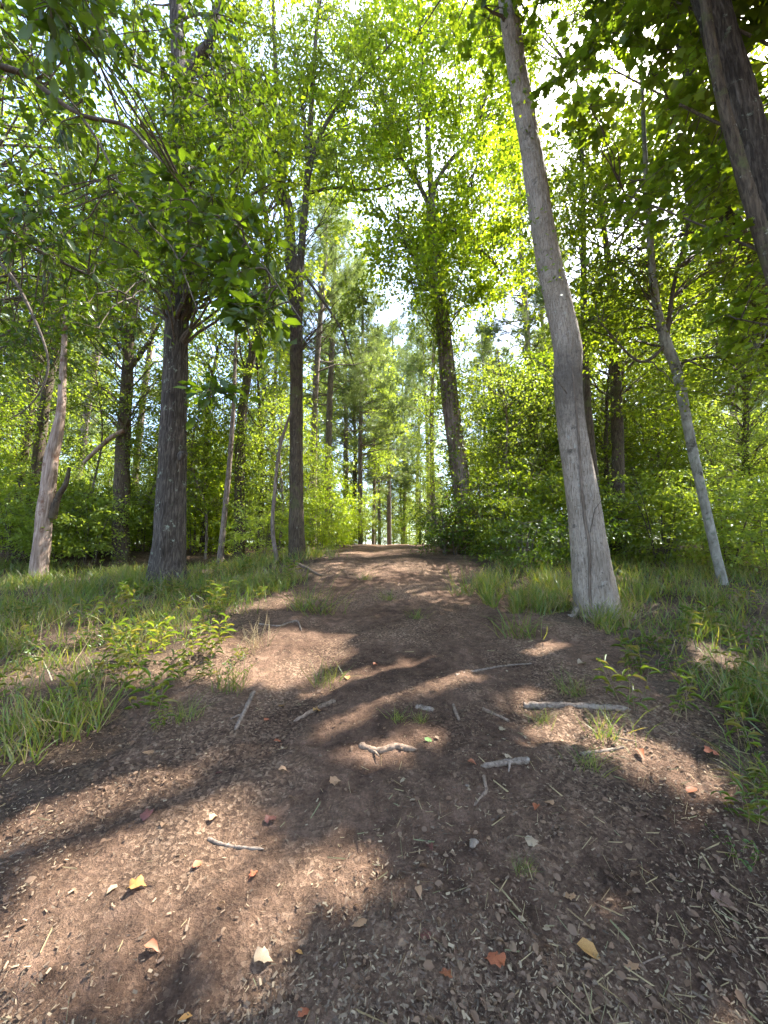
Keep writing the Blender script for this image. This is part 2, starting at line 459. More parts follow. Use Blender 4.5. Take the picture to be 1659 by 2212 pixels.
def island_mat(name, cols, rough=.8, trans=0.0):
    m, t, N, K = nt(name)
    geo = N.new('ShaderNodeNewGeometry')
    rp = ramp(N, [(i / max(1, len(cols) - 1), c) for i, c in enumerate(cols)])
    K.new(geo.outputs['Random Per Island'], rp.inputs[0])
    di = N.new('ShaderNodeBsdfPrincipled'); K.new(rp.outputs[0], di.inputs['Base Color'])
    di.inputs['Roughness'].default_value = rough; di.inputs['Specular IOR Level'].default_value = .25
    o = N.new('ShaderNodeOutputMaterial')
    if trans:
        tr = N.new('ShaderNodeBsdfTranslucent'); K.new(rp.outputs[0], tr.inputs[0])
        mx = N.new('ShaderNodeMixShader'); mx.inputs[0].default_value = trans
        K.new(di.outputs[0], mx.inputs[1]); K.new(tr.outputs[0], mx.inputs[2]); K.new(mx.outputs[0], o.inputs[0])
    else: K.new(di.outputs[0], o.inputs[0])
    return m

def dry_leaf_mat(name, c, c2):
    m, t, N, K = nt(name)
    tc = N.new('ShaderNodeTexCoord')
    n = node(N, 'ShaderNodeTexNoise', i_Scale=45.0, i_Detail=4.0); K.new(tc.outputs['Object'], n.inputs['Vector'])
    rp = ramp(N, [(.35, c2), (.6, c)]); K.new(n.outputs[0], rp.inputs[0])
    di = N.new('ShaderNodeBsdfPrincipled'); K.new(rp.outputs[0], di.inputs['Base Color']); di.inputs['Roughness'].default_value = .6
    tr = N.new('ShaderNodeBsdfTranslucent'); K.new(rp.outputs[0], tr.inputs[0])
    mx = N.new('ShaderNodeMixShader'); mx.inputs[0].default_value = .2
    K.new(di.outputs[0], mx.inputs[1]); K.new(tr.outputs[0], mx.inputs[2])
    o = N.new('ShaderNodeOutputMaterial'); K.new(mx.outputs[0], o.inputs[0])
    return m

def ground_mat(name, path):
    m, t, N, K = nt(name)
    tc = N.new('ShaderNodeTexCoord')
    big = node(N, 'ShaderNodeTexNoise', i_Scale=1.1, i_Detail=6.0, i_Roughness=.6); K.new(tc.outputs['Object'], big.inputs['Vector'])
    mid = node(N, 'ShaderNodeTexNoise', i_Scale=9.0, i_Detail=8.0, i_Roughness=.7); K.new(tc.outputs['Object'], mid.inputs['Vector'])
    fine = node(N, 'ShaderNodeTexNoise', i_Scale=95.0, i_Detail=5.0, i_Roughness=.75); K.new(tc.outputs['Object'], fine.inputs['Vector'])
    vor = node(N, 'ShaderNodeTexVoronoi', i_Scale=70.0); vor.inputs['Randomness'].default_value = 1
    wrp = N.new('ShaderNodeVectorMath'); wrp.operation = 'MULTIPLY_ADD'
    K.new(mid.outputs['Color'], wrp.inputs[0]); wrp.inputs[1].default_value = (.09, .09, .09); K.new(tc.outputs['Object'], wrp.inputs[2])
    K.new(wrp.outputs[0], vor.inputs['Vector'])
    sep = N.new('ShaderNodeSeparateColor'); K.new(vor.outputs['Color'], sep.inputs[0])
    if path:
        soil = ramp(N, [(.3, (.056, .034, .023)), (.5, (.140, .086, .057)), (.68, (.245, .155, .108))])
        chips = ramp(N, [(0, (.066, .041, .028)), (.5, (.150, .096, .062)), (.8, (.25, .165, .110)), (1, (.37, .262, .180))])
    else:
        soil = ramp(N, [(.3, (.042, .030, .021)), (.5, (.085, .060, .042)), (.68, (.15, .105, .075))])
        chips = ramp(N, [(0, (.06, .038, .025)), (.5, (.14, .092, .058)), (.8, (.22, .15, .10)), (1, (.30, .21, .13))])
    K.new(mid.outputs[0], soil.inputs[0]); K.new(sep.outputs[0], chips.inputs[0])
    mk = ramp(N, [(.42, (0, 0, 0)), (.58, (.85, .85, .85))]); K.new(big.outputs[0], mk.inputs[0])
    mx = node(N, 'ShaderNodeMix', data_type='RGBA'); K.new(mk.outputs[0], mx.inputs['Factor']); K.new(soil.outputs[0], mx.inputs[6]); K.new(chips.outputs[0], mx.inputs[7])
    ml = node(N, 'ShaderNodeMix', data_type='RGBA', blend_type='MULTIPLY'); ml.inputs['Factor'].default_value = .8
    fr = ramp(N, [(.3, (.55, .52, .5)), (.65, (1.25, 1.22, 1.2))]); K.new(fine.outputs[0], fr.inputs[0])
    K.new(mx.outputs[2], ml.inputs[6]); K.new(fr.outputs[0], ml.inputs[7])
    mo = node(N, 'ShaderNodeTexNoise', i_Scale=.8, i_Detail=5.0, i_Roughness=.6); mo.inputs['Distortion'].default_value = .5; K.new(tc.outputs['Object'], mo.inputs['Vector'])
    mo_r = ramp(N, [(.36, (.50, .47, .45)), (.52, (.95, .94, .92)), (.68, (1.2, 1.2, 1.18))]); K.new(mo.outputs[0], mo_r.inputs[0])
    mo_m = node(N, 'ShaderNodeMix', data_type='RGBA', blend_type='MULTIPLY'); mo_m.inputs['Factor'].default_value = 1.0
    K.new(ml.outputs[2], mo_m.inputs[6]); K.new(mo_r.outputs[0], mo_m.inputs[7]); ml = mo_m
    ad = N.new('ShaderNodeMath'); ad.operation = 'MULTIPLY_ADD'; K.new(vor.outputs['Distance'], ad.inputs[0]); ad.inputs[1].default_value = .5; K.new(fine.outputs[0], ad.inputs[2])
    b = N.new('ShaderNodeBump'); b.inputs['Strength'].default_value = 1.0; b.inputs['Distance'].default_value = .02; K.new(ad.outputs[0], b.inputs['Height'])
    p = N.new('ShaderNodeBsdfPrincipled'); K.new(ml.outputs[2], p.inputs['Base Color']); K.new(b.outputs[0], p.inputs['Normal'])
    p.inputs['Roughness'].default_value = .95; p.inputs['Specular IOR Level'].default_value = .15
    o = N.new('ShaderNodeOutputMaterial'); K.new(p.outputs[0], o.inputs[0])
    return m

GR = (2.4, 2.2, .62)
M = dict(
    path=ground_mat('path_soil', True), floor=ground_mat('floor_soil', False),
    leaf_mid=leaf_mat('leaf_mid', [(0.070, 0.111, 0.013), (0.109, 0.159, 0.017), (0.147, 0.191, 0.019), (0.090, 0.138, 0.015)], GR, tmix=.5, gloss=.035),
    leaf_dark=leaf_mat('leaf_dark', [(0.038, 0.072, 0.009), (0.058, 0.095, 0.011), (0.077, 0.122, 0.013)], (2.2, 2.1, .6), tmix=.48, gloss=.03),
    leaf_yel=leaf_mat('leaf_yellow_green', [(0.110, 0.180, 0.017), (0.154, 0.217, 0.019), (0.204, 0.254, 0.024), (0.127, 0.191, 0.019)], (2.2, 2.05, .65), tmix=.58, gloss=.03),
    leaf_pale=leaf_mat('leaf_pale', [(0.122, 0.182, 0.030), (0.176, 0.234, 0.046), (0.154, 0.213, 0.036)], (2.3, 2.1, .72), tmix=.52, gloss=.03),
    leaf_maple=leaf_mat('leaf_maple', [(0.070, 0.122, 0.017), (0.102, 0.154, 0.019), (0.134, 0.185, 0.021)], GR, tmix=.52, gloss=.02),
    needle=leaf_mat('pine_needle', [(.10, .15, .05), (.14, .19, .065), (.17, .21, .08)], (1.6, 1.5, .9), tmix=.4, gloss=.03),
    grass=leaf_mat('grass_blade', [(0.064, 0.106, 0.015), (0.096, 0.143, 0.021), (0.134, 0.175, 0.027), (0.205, 0.170, 0.048), (0.077, 0.122, 0.019)], (1.9, 1.8, .7), tmix=.4, gloss=.03),
    straw=island_mat('dry_grass', [(.28, .21, .11), (.36, .28, .15), (.24, .16, .085), (.21, .21, .11)], .8, .3),
    litter=island_mat('litter', [(.06, .042, .028), (.11, .078, .052), (.16, .115, .075), (.20, .145, .092), (.34, .26, .16), (.13, .088, .06), (.09, .060, .043), (.24, .165, .105)], .85, .12),
    brownleaf=island_mat('brown_leaf', [(.09, .052, .032), (.155, .092, .054), (.21, .135, .082), (.125, .076, .05)], .7, .2),
    oak=bark_mat('oak_bark', (.018, .014, .011), (.058, .046, .037), (.15, .128, .108), (38, 38, 4.5), 1.0, .035, lichen=((.26, .29, .23), 7, .60, .68), moss=((.06, .07, .03), 3.5, .62, .72)),
    poplar=bark_mat('poplar_bark', (.11, .085, .065), (.27, .225, .18), (.40, .345, .285), (70, 70, 11), 1.0, .016, lichen=((.33, .32, .27), 11, .6, .7), moss=((.075, .062, .05), 6, .60, .70), extra=((.085, .066, .05), 42, .58, .66), band=((.07, .057, .045), 2.1, 3.5)),
    stems=bark_mat('moss_bark', (.025, .018, .013), (.075, .056, .039), (.14, .11, .078), (40, 40, 6), .9, .025, moss=((.09, .095, .035), 4, .52, .66), lichen=((.25, .25, .2), 10, .62, .7)),
    birch=bark_mat('pale_bark', (.11, .10, .08), (.235, .225, .19), (.36, .35, .305), (14, 14, 6), .4, .008, moss=((.07, .06, .045), 3.2, .56, .64), lichen=((.14, .16, .11), 7, .58, .66)),
    snag=bark_mat('bare_wood', (.12, .075, .052), (.29, .215, .17), (.43, .355, .30), (30, 30, 2.5), .8, .015, extra=((.16, .085, .055), 3.0, .54, .64)),
    pine=bark_mat('pine_bark', (.06, .046, .038), (.18, .14, .118), (.31, .25, .21), (26, 26, 7), .8, .02),
    vine=bark_mat('vine_bark', (.07, .053, .04), (.14, .108, .082), (.22, .175, .138), (40, 40, 8), .6, .008),
    twig=bark_mat('twig_bark', (.045, .036, .028), (.10, .08, .062), (.18, .15, .12), (60, 60, 20), .5, .004),
    log=bark_mat('rotten_log', (.06, .045, .035), (.17, .13, .10), (.30, .24, .19), (50, 50, 50), .8, .008, lichen=((.26, .215, .165), 14, .58, .70)),
    palelog=bark_mat('peeled_log', (.07, .048, .034), (.17, .12, .085), (.29, .215, .155), (40, 40, 40), .7, .006),
    stone=bark_mat('stone', (.11, .085, .062), (.19, .15, .115), (.27, .22, .17), (60, 60, 60), .4, .003),
)
DRY = dict(orange=dry_leaf_mat('dry_orange', (.33, .115, .045), (.19, .06, .028)), red=dry_leaf_mat('dry_red', (.15, .05, .035), (.09, .03, .022)),
           yellow=dry_leaf_mat('dry_yellow', (.40, .22, .06), (.28, .13, .035)), tan=dry_leaf_mat('dry_tan', (.42, .25, .13), (.28, .15, .08)),
           rust=dry_leaf_mat('dry_rust', (.42, .13, .055), (.26, .075, .035)), pale=dry_leaf_mat('dry_pale', (.36, .27, .17), (.25, .18, .11)),
           brown=dry_leaf_mat('dry_brown', (.17, .095, .06), (.10, .055, .035)), green=dry_leaf_mat('fresh_green', (.10, .20, .03), (.07, .15, .02)))

# ------------------------------------------------------------------ object helpers
def thing(name, label, cat, base, group=None):
    o = bpy.data.objects.new(name, None); col.objects.link(o)
    o.empty_display_size = .1
    o.location = base; o['label'] = label; o['category'] = cat
    if group: o['group'] = group
    return o

def part(name, root, parts, mat, stuff=False, local=False, smooth=True, label=None):
    if not local: parts = shift(parts, root.location)
    o = bpy.data.objects.new(name, make_mesh(name, parts, smooth)); col.objects.link(o)
    o.data.materials.append(mat); o.parent = root
    if stuff or name in ('branches', 'twigs', 'stems'): o['kind'] = 'stuff'
    if label: o['label'] = label
    return o

def solo(name, parts, mat, label, cat, base=None, group=None, kind=None, smooth=True):
    base = np.zeros(3) if base is None else np.asarray(base, float)
    o = bpy.data.objects.new(name, make_mesh(name, shift(parts, base), smooth)); col.objects.link(o)
    o.location = base; o.data.materials.append(mat)
    if kind: o['kind'] = kind
    if label: o['label'] = label
    if cat: o['category'] = cat
    if group: o['group'] = group
    return o

def dup(root, loc, rz=0.0, sc=1.0, label=None, group=None, tilt=0.0):
    r = root.copy(); col.objects.link(r)
    r.location = loc; r.rotation_euler = (tilt, tilt * .4, rz); r.scale = (sc, sc, sc)
    if label: r['label'] = label
    if group: r['group'] = group
    for ch in root.children:
        c = ch.copy(); col.objects.link(c); c.parent = r
        for g in ch.children:
            d = g.copy(); col.objects.link(d); d.parent = c
    return r

def region(g, xc, yc, rx, ry, d0, d1, n):
    a = g.random(n) * 2 * np.pi; r = np.sqrt(g.random(n))
    return at(xc + rx * r * np.cos(a), yc + ry * r * np.sin(a), d0 + (d1 - d0) * g.random(n))

def limb_px(pts, d, n=40, below=.35):
    """control points (x, y, width in px) at distance d -> axis and radii; the first is pushed into the ground"""
    P = np.array([at(p[0], p[1], p[3] if len(p) > 3 else d) for p in pts])
    dist = (P - CO) @ FW
    r = np.array([p[2] for p in pts]) / FPX * dist / 2
    if below:
        P = np.vstack([P[0] - unit(P[1] - P[0]) * below, P]); r = np.concatenate([[r[0] * 1.05], r])
    return resample(P, r, n)

def attach(axis, p, lo=.0):
    """nearest point of an axis lower than p, for starting a branch"""
    q = axis[int(len(axis) * lo):]
    dd = np.linalg.norm(q[:, :2] - p[:2], axis=1) * .7 + np.abs(q[:, 2] - (p[2] - .55 * np.linalg.norm(q[:, :2] - p[:2], axis=1)))
    i = int(np.argmin(dd))
    return q[i]

# ================================================================== THE GROUND
def axis_grid(lo, hi, fine, growth):
    a = [0.0]
    s = fine
    while a[-1] < hi: a.append(a[-1] + s); s *= growth
    return np.array(a)
xs = axis_grid(0, 160, .0155, 1.0)[:110]
stepx = .0155
while xs[-1] < 170:
    stepx *= 1.075; xs = np.append(xs, xs[-1] + stepx)
xs = np.concatenate([-xs[:0:-1], xs])
ys = [1.0]; st_ = .0125
while ys[-1] < 2.6: ys.append(ys[-1] + st_)
while ys[-1] < 300:
    st_ *= 1.024; ys.append(ys[-1] + st_)
yb = [1.0]; sb = .03
while yb[-1] > -110:
    sb *= 1.13; yb.append(yb[-1] - sb)
ys = np.concatenate([np.array(yb[:0:-1]), ys])
GX, GY = np.meshgrid(xs, ys)
GZ = terrain(GX.ravel(), GY.ravel()).reshape(GX.shape)
nxg, nyg = len(xs), len(ys)
Vg = np.stack([GX, GY, GZ], -1).reshape(-1, 3)
ii = (np.arange(nyg - 1)[:, None] * nxg + np.arange(nxg - 1)[None])
Fg = np.stack([ii, ii + 1, ii + nxg + 1, ii + nxg], -1).reshape(-1, 4)
fc = Vg[Fg].mean(1)
def on_path(x, y):
    off = np.abs(x - path_c(y)) - path_hw(y)
    off = off + vn(x * 1.7, y * 1.7, seed=21) * .28 + vn(x * 6, y * 6, seed=22) * .10
    return (off < 0) & (y > -12) & (y < 40)
pm = on_path(fc[:, 0], fc[:, 1])
def sub(F):
    u, inv = np.unique(F.ravel(), return_inverse=True)
    return [(Vg[u], inv.reshape(-1, 4))]
o = solo('dirt_path', sub(Fg[pm]), M['path'], None, None, kind='structure')
o = solo('forest_floor', sub(Fg[~pm]), M['floor'], None, None, kind='structure')

def lay(p, g, lift=.004):
    """axes and normals for small things lying on the ground"""
    e = .03
    zx = (terrain(p[:, 0] + e, p[:, 1]) - terrain(p[:, 0] - e, p[:, 1])) / (2 * e)
    zy = (terrain(p[:, 0], p[:, 1] + e) - terrain(p[:, 0], p[:, 1] - e)) / (2 * e)
    n = unit(np.stack([-zx, -zy, np.ones(len(p))], -1))
    a = g.random(len(p)) * 2 * np.pi
    ax = np.stack([np.cos(a), np.sin(a), np.zeros(len(p))], -1)
    ax = ax - n * (ax * n).sum(1, keepdims=True)
    return unit(ax), n

# leaf litter and wood chips: too many to count
def scatter_px(n, x0, x1, y0, y1, g, bias=1.0):
    x = x0 + (x1 - x0) * g.random(n); y = y0 + (y1 - y0) * g.random(n) ** bias
    d = np.zeros(n)
    # solve for the distance on the smooth ground along each ray by bisection on a coarse march
    r = ray(x, y)
    t = np.full(n, .8); done = np.zeros(n, bool)
    for _ in range(420):
        p = CO + r * t[:, None]
        h = p[:, 2] < np.interp(p[:, 1], _yy, _zz) + .02
        done |= h
        t = np.where(done, t, t * 1.009)
        if done.all(): break
    p = CO + r * t[:, None]
    p = p[done]
    p[:, 2] = terrain(p[:, 0], p[:, 1])
    return p

g = np.random.default_rng(31)
p = scatter_px(110000, -250, 1909, 1215, 2500, g)
# thinner on the bare middle, thicker at the sides and in drifts
dn = .45 + .5 * vn(p[:, 0] * 1.1, p[:, 1] * 1.1, seed=33) + .25 * np.clip(np.abs(p[:, 0] - .1) - .8, -1, 1)
dn = dn - .55 * np.exp(-((p[:, 0] + .55) / .6) ** 2 - ((p[:, 1] - 1.75) / .55) ** 2) - .3 * np.exp(-((p[:, 0] + .1) / .4) ** 2 - ((p[:, 1] - 2.2) / .3) ** 2)
p = p[g.random(len(p)) < np.clip(dn, .07, 1)]
ax, nr = lay(p, g)
nr = unit(nr + g.normal(size=nr.shape) * .35)
sz = .004 + .016 * g.random(len(p)) ** 2.4
p[:, 2] += .004 + .006 * g.random(len(p))
solo('wood_chip_litter', [leaves(p, ax, nr, sz, sz * (.14 + .42 * g.random(len(p)) ** 1.8), T_CHIP, 1 + g.random(len(p)))], M['litter'],
     'fine tan wood chips and leaf scraps strewn over the trodden earth', 'wood chips', kind='stuff', smooth=False)
p = scatter_px(9000, -250, 1909, 1200, 2450, g)
dn = .06 + .5 * np.clip(np.abs(p[:, 0] - .1) - .9, 0, 1) + .4 * vn(p[:, 0] * .8, p[:, 1] * .8, seed=34)
dn = dn - .5 * np.exp(-((p[:, 0] + .55) / .6) ** 2 - ((p[:, 1] - 1.75) / .55) ** 2)
p = p[g.random(len(p)) < np.clip(dn, .02, 1)]
ax, nr = lay(p, g)
nr = unit(nr + g.normal(size=nr.shape) * .4)
sz = .012 + .026 * g.random(len(p)) ** 2.6
p[:, 2] += .006 + .01 * g.random(len(p))
solo('dead_leaf_litter', [leaves(p, ax, nr, sz, sz * (.4 + .4 * g.random(len(p))), T_OVAL, .5 + 3 * g.random(len(p)))], M['brownleaf'],
     'brown dead leaves lying thick beside the path', 'dead leaves', kind='stuff', smooth=False)
p = scatter_px(3000, -250, 1909, 1300, 2450, g)
p = p[g.random(len(p)) < np.clip(.3 + vn(p[:, 0] * 1.5, p[:, 1] * 1.5, seed=35) + .25 * np.clip(p[:, 0], -1, 1), .06, 1)]
ax, nr = lay(p, g); p[:, 2] += .008
sz = .02 + .075 * g.random(len(p)) ** 1.8
solo('straw_litter', [leaves(p, ax, nr, sz, .0015 + .0012 * g.random(len(p)), T_CHIP, .3 + g.random(len(p)))], M['straw'], 'pale dry straws of cut grass lying on the earth', 'straw', kind='stuff', smooth=False)
print('ground', len(Vg))

# ================================================================== MAIN TREES
def branches_to(axis, centers, g, r0=.03, r1=.008, lo=.3, sag=.1, seg=4, cull=False):
    A = np.array([attach(axis, c, lo) for c in centers]); centers = np.asarray(centers)
    if cull:
        ok = np.ones(len(A), bool)
        for f in (.3, .5, .7, .85, 1): ok &= ~sun_gap(A + (centers - A) * f, True)
        A, centers = A[ok], centers[ok]
    return boughs(A, centers, r0 * (.7 + .6 * g.random(len(A))), r1, g, sag, 6, seg)

def crown_shell(center, rx, ry, rz, n, g, fill=.35):
    d = unit(g.normal(size=(n, 3))); r = (fill + (1 - fill) * g.random(n)) ** (1 / 2.2)
    return np.asarray(center) + d * r[:, None] * np.array([rx, ry, rz])

# --- big oak on the left
g = np.random.default_rng(101)
oak_pts = [(363, 1262, 73.08), (366, 1200, 62.64), (371, 1050, 55.68), (377, 850, 50.46), (384, 650, 44.37), (391, 450, 36.54), (392, 280, 30.45), (384, 110, 26.97), (378, -60, 24.36)]
P_, r_ = limb_px(oak_pts, 7.0, 220, .45)
top = P_[-1]
P2, r2 = resample(np.vstack([P_[-1], P_[-1] + [-.1, .2, 1.6], P_[-1] + [.15, .3, 3.4]]), [r_[-1], .09, .03], 20)
base = at(363, 1262, 7.0); base[2] = tz(base[0], base[1])
oak = thing('oak_tree', 'big rough-barked oak with pale lichen patches at the left of the path', 'tree', base)
part('trunk', oak, tube(P_, r_, 72, ridge=.011, rs=(13, 1.6), flare=.26, lump=.05, seed=3) + tube(P2, r2, 14), M['oak'])
oa = np.vstack([P_[::6], P2[::4]])
kn = at(392, 985, 6.72)
part('burl', oak, tube(np.array([kn + [0, .12, .06], kn + [.0, .02, .02], kn + [.01, -.05, -.03], kn + [.01, -.07, -.1]]), [.05, .075, .06, .015], 12, lump=.3, ridge=.006, seed=4), M['oak'])
fork = np.array([at(392, 190, 7.0), at(425, 130, 6.9), at(452, 95, 6.8), at(470, 20, 6.7), at(500, -120, 6.6)])
q, rr = resample(fork, [.13, .12, .10, .09, .05], 24)
part('limb', oak, tube(q, rr, 14, lump=.1, seed=5), M['oak'])
cc = np.vstack([region(g, 470, 300, 170, 190, 5.6, 8.4, 56), region(g, 330, 480, 210, 210, 5.8, 8.6, 50), region(g, 520, 560, 120, 130, 6, 8, 22), crown_shell(top + [0, 0, 1.6], 2.9, 2.8, 2.2, 34, g)])
lf, tw = sprays(cc, .55 + .35 * g.random(len(cc)), 14, 14, .09, g, T=T_DIA, asp=.55, twig_r=.006)
part('crown', oak, [lf], M['leaf_mid'])
part('branches', oak, branches_to(oa, cc, g, .035, .009, .35) + tw, M['twig'])

def roots(root, base, r, angs, mat, seed, reach=2.6):
    gg = np.random.default_rng(seed)
    for a in angs:
        d = np.array([math.cos(a), math.sin(a)]); sd = np.array([-d[1], d[0]]); P = []
        for f, up in ((.55, .9), (.95, .42), (1.35, .16), (1.9, .04), (reach, -.12)):
            xy = base[:2] + d * r * f + sd * r * .25 * gg.normal() * (f > 1)
            P.append([xy[0], xy[1], tz(*xy) + up * r])
        q, rr = resample(np.array(P), np.array([.42, .34, .24, .15, .07]) * r, 16)
        part('root', root, tube(q, rr, 12, lump=.2, ridge=r * .03, rs=(3, 6), seed=seed), mat)
roots(oak, base, .30, (-2.3, -1.3, -.4, 2.6), M['oak'], 7)

# --- many-stemmed tree with a broken mossy bole, left of the path
g = np.random.default_rng(102)
D = 9.2
base = at(640, 1208, D); base[2] = tz(base[0], base[1])
st = thing('forked_tree', 'mossy slim tree forking into upright stems at the left path edge', 'tree', base)
P_, r_ = limb_px([(641, 1210, 36), (640, 1100, 30), (640, 900, 27), (640, 700, 27), (638, 610, 36), (630, 560, 32)], D, 150, .4)
part('trunk', st, tube(P_, r_, 40, ridge=.008, rs=(8, 2.2), flare=.2, lump=.08, seed=6), M['stems'])
ax_all = [P_[::5]]
for k, pts in enumerate([[(630, 600, 17), (618, 480, 15), (606, 380, 13), (596, 230, 10), (588, 60, 8), (585, -60, 5)],
                         [(634, 600, 20), (632, 520, 20), (630, 455, 16), (626, 425, 8)],
                         [(646, 610, 17), (652, 520, 15), (660, 420, 14), (668, 300, 12), (676, 160, 9), (690, -40, 6)],
                         [(640, 590, 14), (646, 470, 12), (656, 380, 9), (650, 260, 7), (628, 100, 5)],
                         [(664, 400, 9), (690, 300, 8), (735, 225, 7), (800, 150, 4), (850, 90, 2)],
                         [(606, 440, 8), (585, 400, 7), (560, 372, 5), (540, 360, 3)],
                         [(664, 412, 7), (720, 400, 6), (800, 405, 5), (850, 390, 3)],
                         [(612, 440, 6), (570, 250, 5), (520, 140, 3)]]):
    q, rr = limb_px(pts, D, 30, 0)
    q = q + g.normal(size=3) * .04
    part('stem' if k in (0, 1, 2, 3) else 'limb', st, tube(q, rr, 10, lump=.1, seed=10 + k), M['stems'])
    ax_all.append(q[3::4])
q, rr = limb_px([(655, 590, 7), (690, 640, 6), (725, 690, 5), (745, 730, 4), (765, 790, 2)], 8.6, 16, 0)
part('limb', st, tube(q, rr, 6), M['twig'], label='thin dark drooping branch')
ax_all = np.vstack(ax_all)
cc = np.vstack([region(g, 560, 170, 120, 190, 7.8, 10.6, 44), region(g, 720, 190, 150, 190, 8, 11, 64), region(g, 590, 640, 70, 40, 8.6, 9.8, 3), region(g, 745, 660, 55, 45, 8.2, 8.9, 7),
                region(g, 600, -120, 260, 150, 8, 11, 44), region(g, 660, 350, 150, 60, 8.6, 10, 9)])
lf, tw = sprays(cc, .45 + .35 * g.random(len(cc)), 12, 12, .08, g, T=T_DIA, asp=.6, twig_r=.005, gap='ground')
part('crown', st, [lf], M['leaf_pale'])
part('branches', st, branches_to(ax_all, cc, g, .016, .005, .2) + tw, M['twig'])

# --- vine-covered tree right of the path, with the bright yellow-green crown
g = np.random.default_rng(103)
D = 11.0
base = at(1012, 1192, D); base[2] = tz(base[0], base[1])
vt = thing('vine_covered_tree', 'tall tree with ivy-clad trunk and bright yellow-green crown right of the path crest', 'tree', base)
P_, r_ = limb_px([(1018, 1195, 46), (1008, 1120, 40), (990, 1000, 36), (972, 860, 32), (958, 720, 28), (946, 600, 25), (935, 480, 21), (928, 430, 18)], D, 160, .4)
part('trunk', vt, tube(P_, r_, 36, ridge=.010, rs=(7, 2.5), flare=.2, lump=.07, seed=16), M['pine'])
ax_all = [P_[::5]]
for k, pts in enumerate([[(928, 440, 14), (945, 390, 10), (975, 345, 8), (1000, 320, 6), (1040, 250, 3)], [(930, 450, 12), (905, 400, 9), (885, 372, 7), (850, 300, 4), (830, 200, 2)],
                         [(932, 430, 13), (925, 300, 11), (915, 150, 8), (900, -50, 4)], [(950, 382, 6), (985, 385, 5), (1020, 410, 4)],
                         [(958, 480, 9), (1010, 520, 7), (1060, 560, 5), (1085, 600, 3)], [(945, 600, 6), (900, 560, 4), (860, 520, 3)]]):
    q, rr = limb_px(pts, D, 24, 0)
    part('limb', vt, tube(q, rr, 8, lump=.1, seed=30 + k), M['twig']); ax_all.append(q[2::4])
ax_all = np.vstack(ax_all)
cc = np.vstack([region(g, 930, 290, 230, 340, 8.6, 13.6, 170), region(g, 990, 540, 160, 130, 9.6, 12.6, 50), region(g, 1050, 260, 95, 280, 10, 13, 60), region(g, 830, 150, 180, 210, 8.6, 13, 70), region(g, 860, 560, 70, 110, 10, 12, 10), region(g, 900, -220, 280, 180, 9, 13, 26)])
cc = cc[~((np.abs((cc[:, 0] / cc[:, 1] * FPX + PW / 2) - 1110) < 45) & (cc[:, 2] < 6.5))]
lf, tw = sprays(cc, .5 + .4 * g.random(len(cc)), 11, 12, .098, g, T=T_DIA, asp=.8, twig_r=.004, gap=False)
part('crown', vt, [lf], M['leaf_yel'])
part('branches', vt, branches_to(ax_all, cc, g, .016, .005, .25) + tw, M['twig'])
# ivy up the trunk
def ivy(axis, rad, n, size, spread, g, z0=None, z1=None, gap=False):
    i = g.integers(0, len(axis), n); a = g.random(n) * 2 * np.pi
    out = np.stack([np.cos(a), np.sin(a), np.zeros(n)], -1)
    d = rad[i] + spread * g.random(n) ** 2.2
    pos = axis[i] + out * d[:, None] + g.normal(size=(n, 3)) * .05
    axv = out * .5 + g.normal(size=(n, 3)) * .5; axv[:, 2] -= .6
    nr = out + g.normal(size=(n, 3)) * .5; nr[:, 2] += .6
    k = vn(pos[:, 2] * 1.7, a * .8, seed=int(n) % 97) > -.35
    L = size * (.6 + .8 * g.random(n))
    return leaves(pos[k], axv[k], nr[k], L[k], L[k] * .75)
part('ivy', vt, [ivy(P_[45:140], r_[45:140], 5200, .085, .75, g)], M['leaf_mid'])
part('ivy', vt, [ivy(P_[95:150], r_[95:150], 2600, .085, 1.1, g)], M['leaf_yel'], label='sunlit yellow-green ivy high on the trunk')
vp = []
for k in range(9):
    a0 = g.random() * 6.28; ph = a0 + np.linspace(0, 1.2 * g.normal(), 26)
    idx = np.linspace(8, 90 + g.integers(0, 40), 26).astype(int)
    e = P_[idx] + np.stack([np.cos(ph), np.sin(ph), 0 * ph], -1) * (r_[idx] + .015)[:, None]
    vp += tube(e, np.full(26, .016), 5, cap=False)
part('vine', vt, vp, M['vine'])
pos = np.array(base) + np.stack([g.normal(size=1500) * .42 - .1, g.normal(size=1500) * .35 - .2, np.abs(g.normal(size=1500)) * .75], -1)
part('dead_vine_tangle', vt, [leaves(pos, g.normal(size=(1500, 3)), g.normal(size=(1500, 3)), .09, .05)], M['brownleaf'])

# --- pale poplar, curving, the nearest trunk on the right
g = np.random.default_rng(104)
D = 4.8
base = at(1290, 1322, D); base[2] = tz(base[0], base[1])
pop = thing('poplar_tree', 'pale grey trunk with a kink, curving leftward, nearest on the right', 'tree', base)
P_, r_ = limb_px([(1291, 1322, 87.42), (1284, 1270, 79.98), (1266, 1124, 66.03), (1243, 974, 57.66), (1230, 880, 54.87), (1226, 824, 55.8), (1226, 752, 55.8), (1210, 674, 53.01), (1187, 570, 49.29), (1165, 440, 45.57),
                  (1146, 320, 42.78), (1122, 180, 39.06), (1104, 60, 37.2), (1088, -60, 34.41)], D, 260, .4)
P2, r2 = resample(np.vstack([P_[-1], P_[-1] + [-.15, .1, 1.8], P_[-1] + [.05, .2, 4.2]]), [r_[-1], .08, .02], 20)
part('trunk', pop, tube(P_, r_, 96, ridge=.0065, rs=(17, 2.6), flare=.16, lump=.07, seed=21) + tube(P2, r2, 12), M['poplar'])
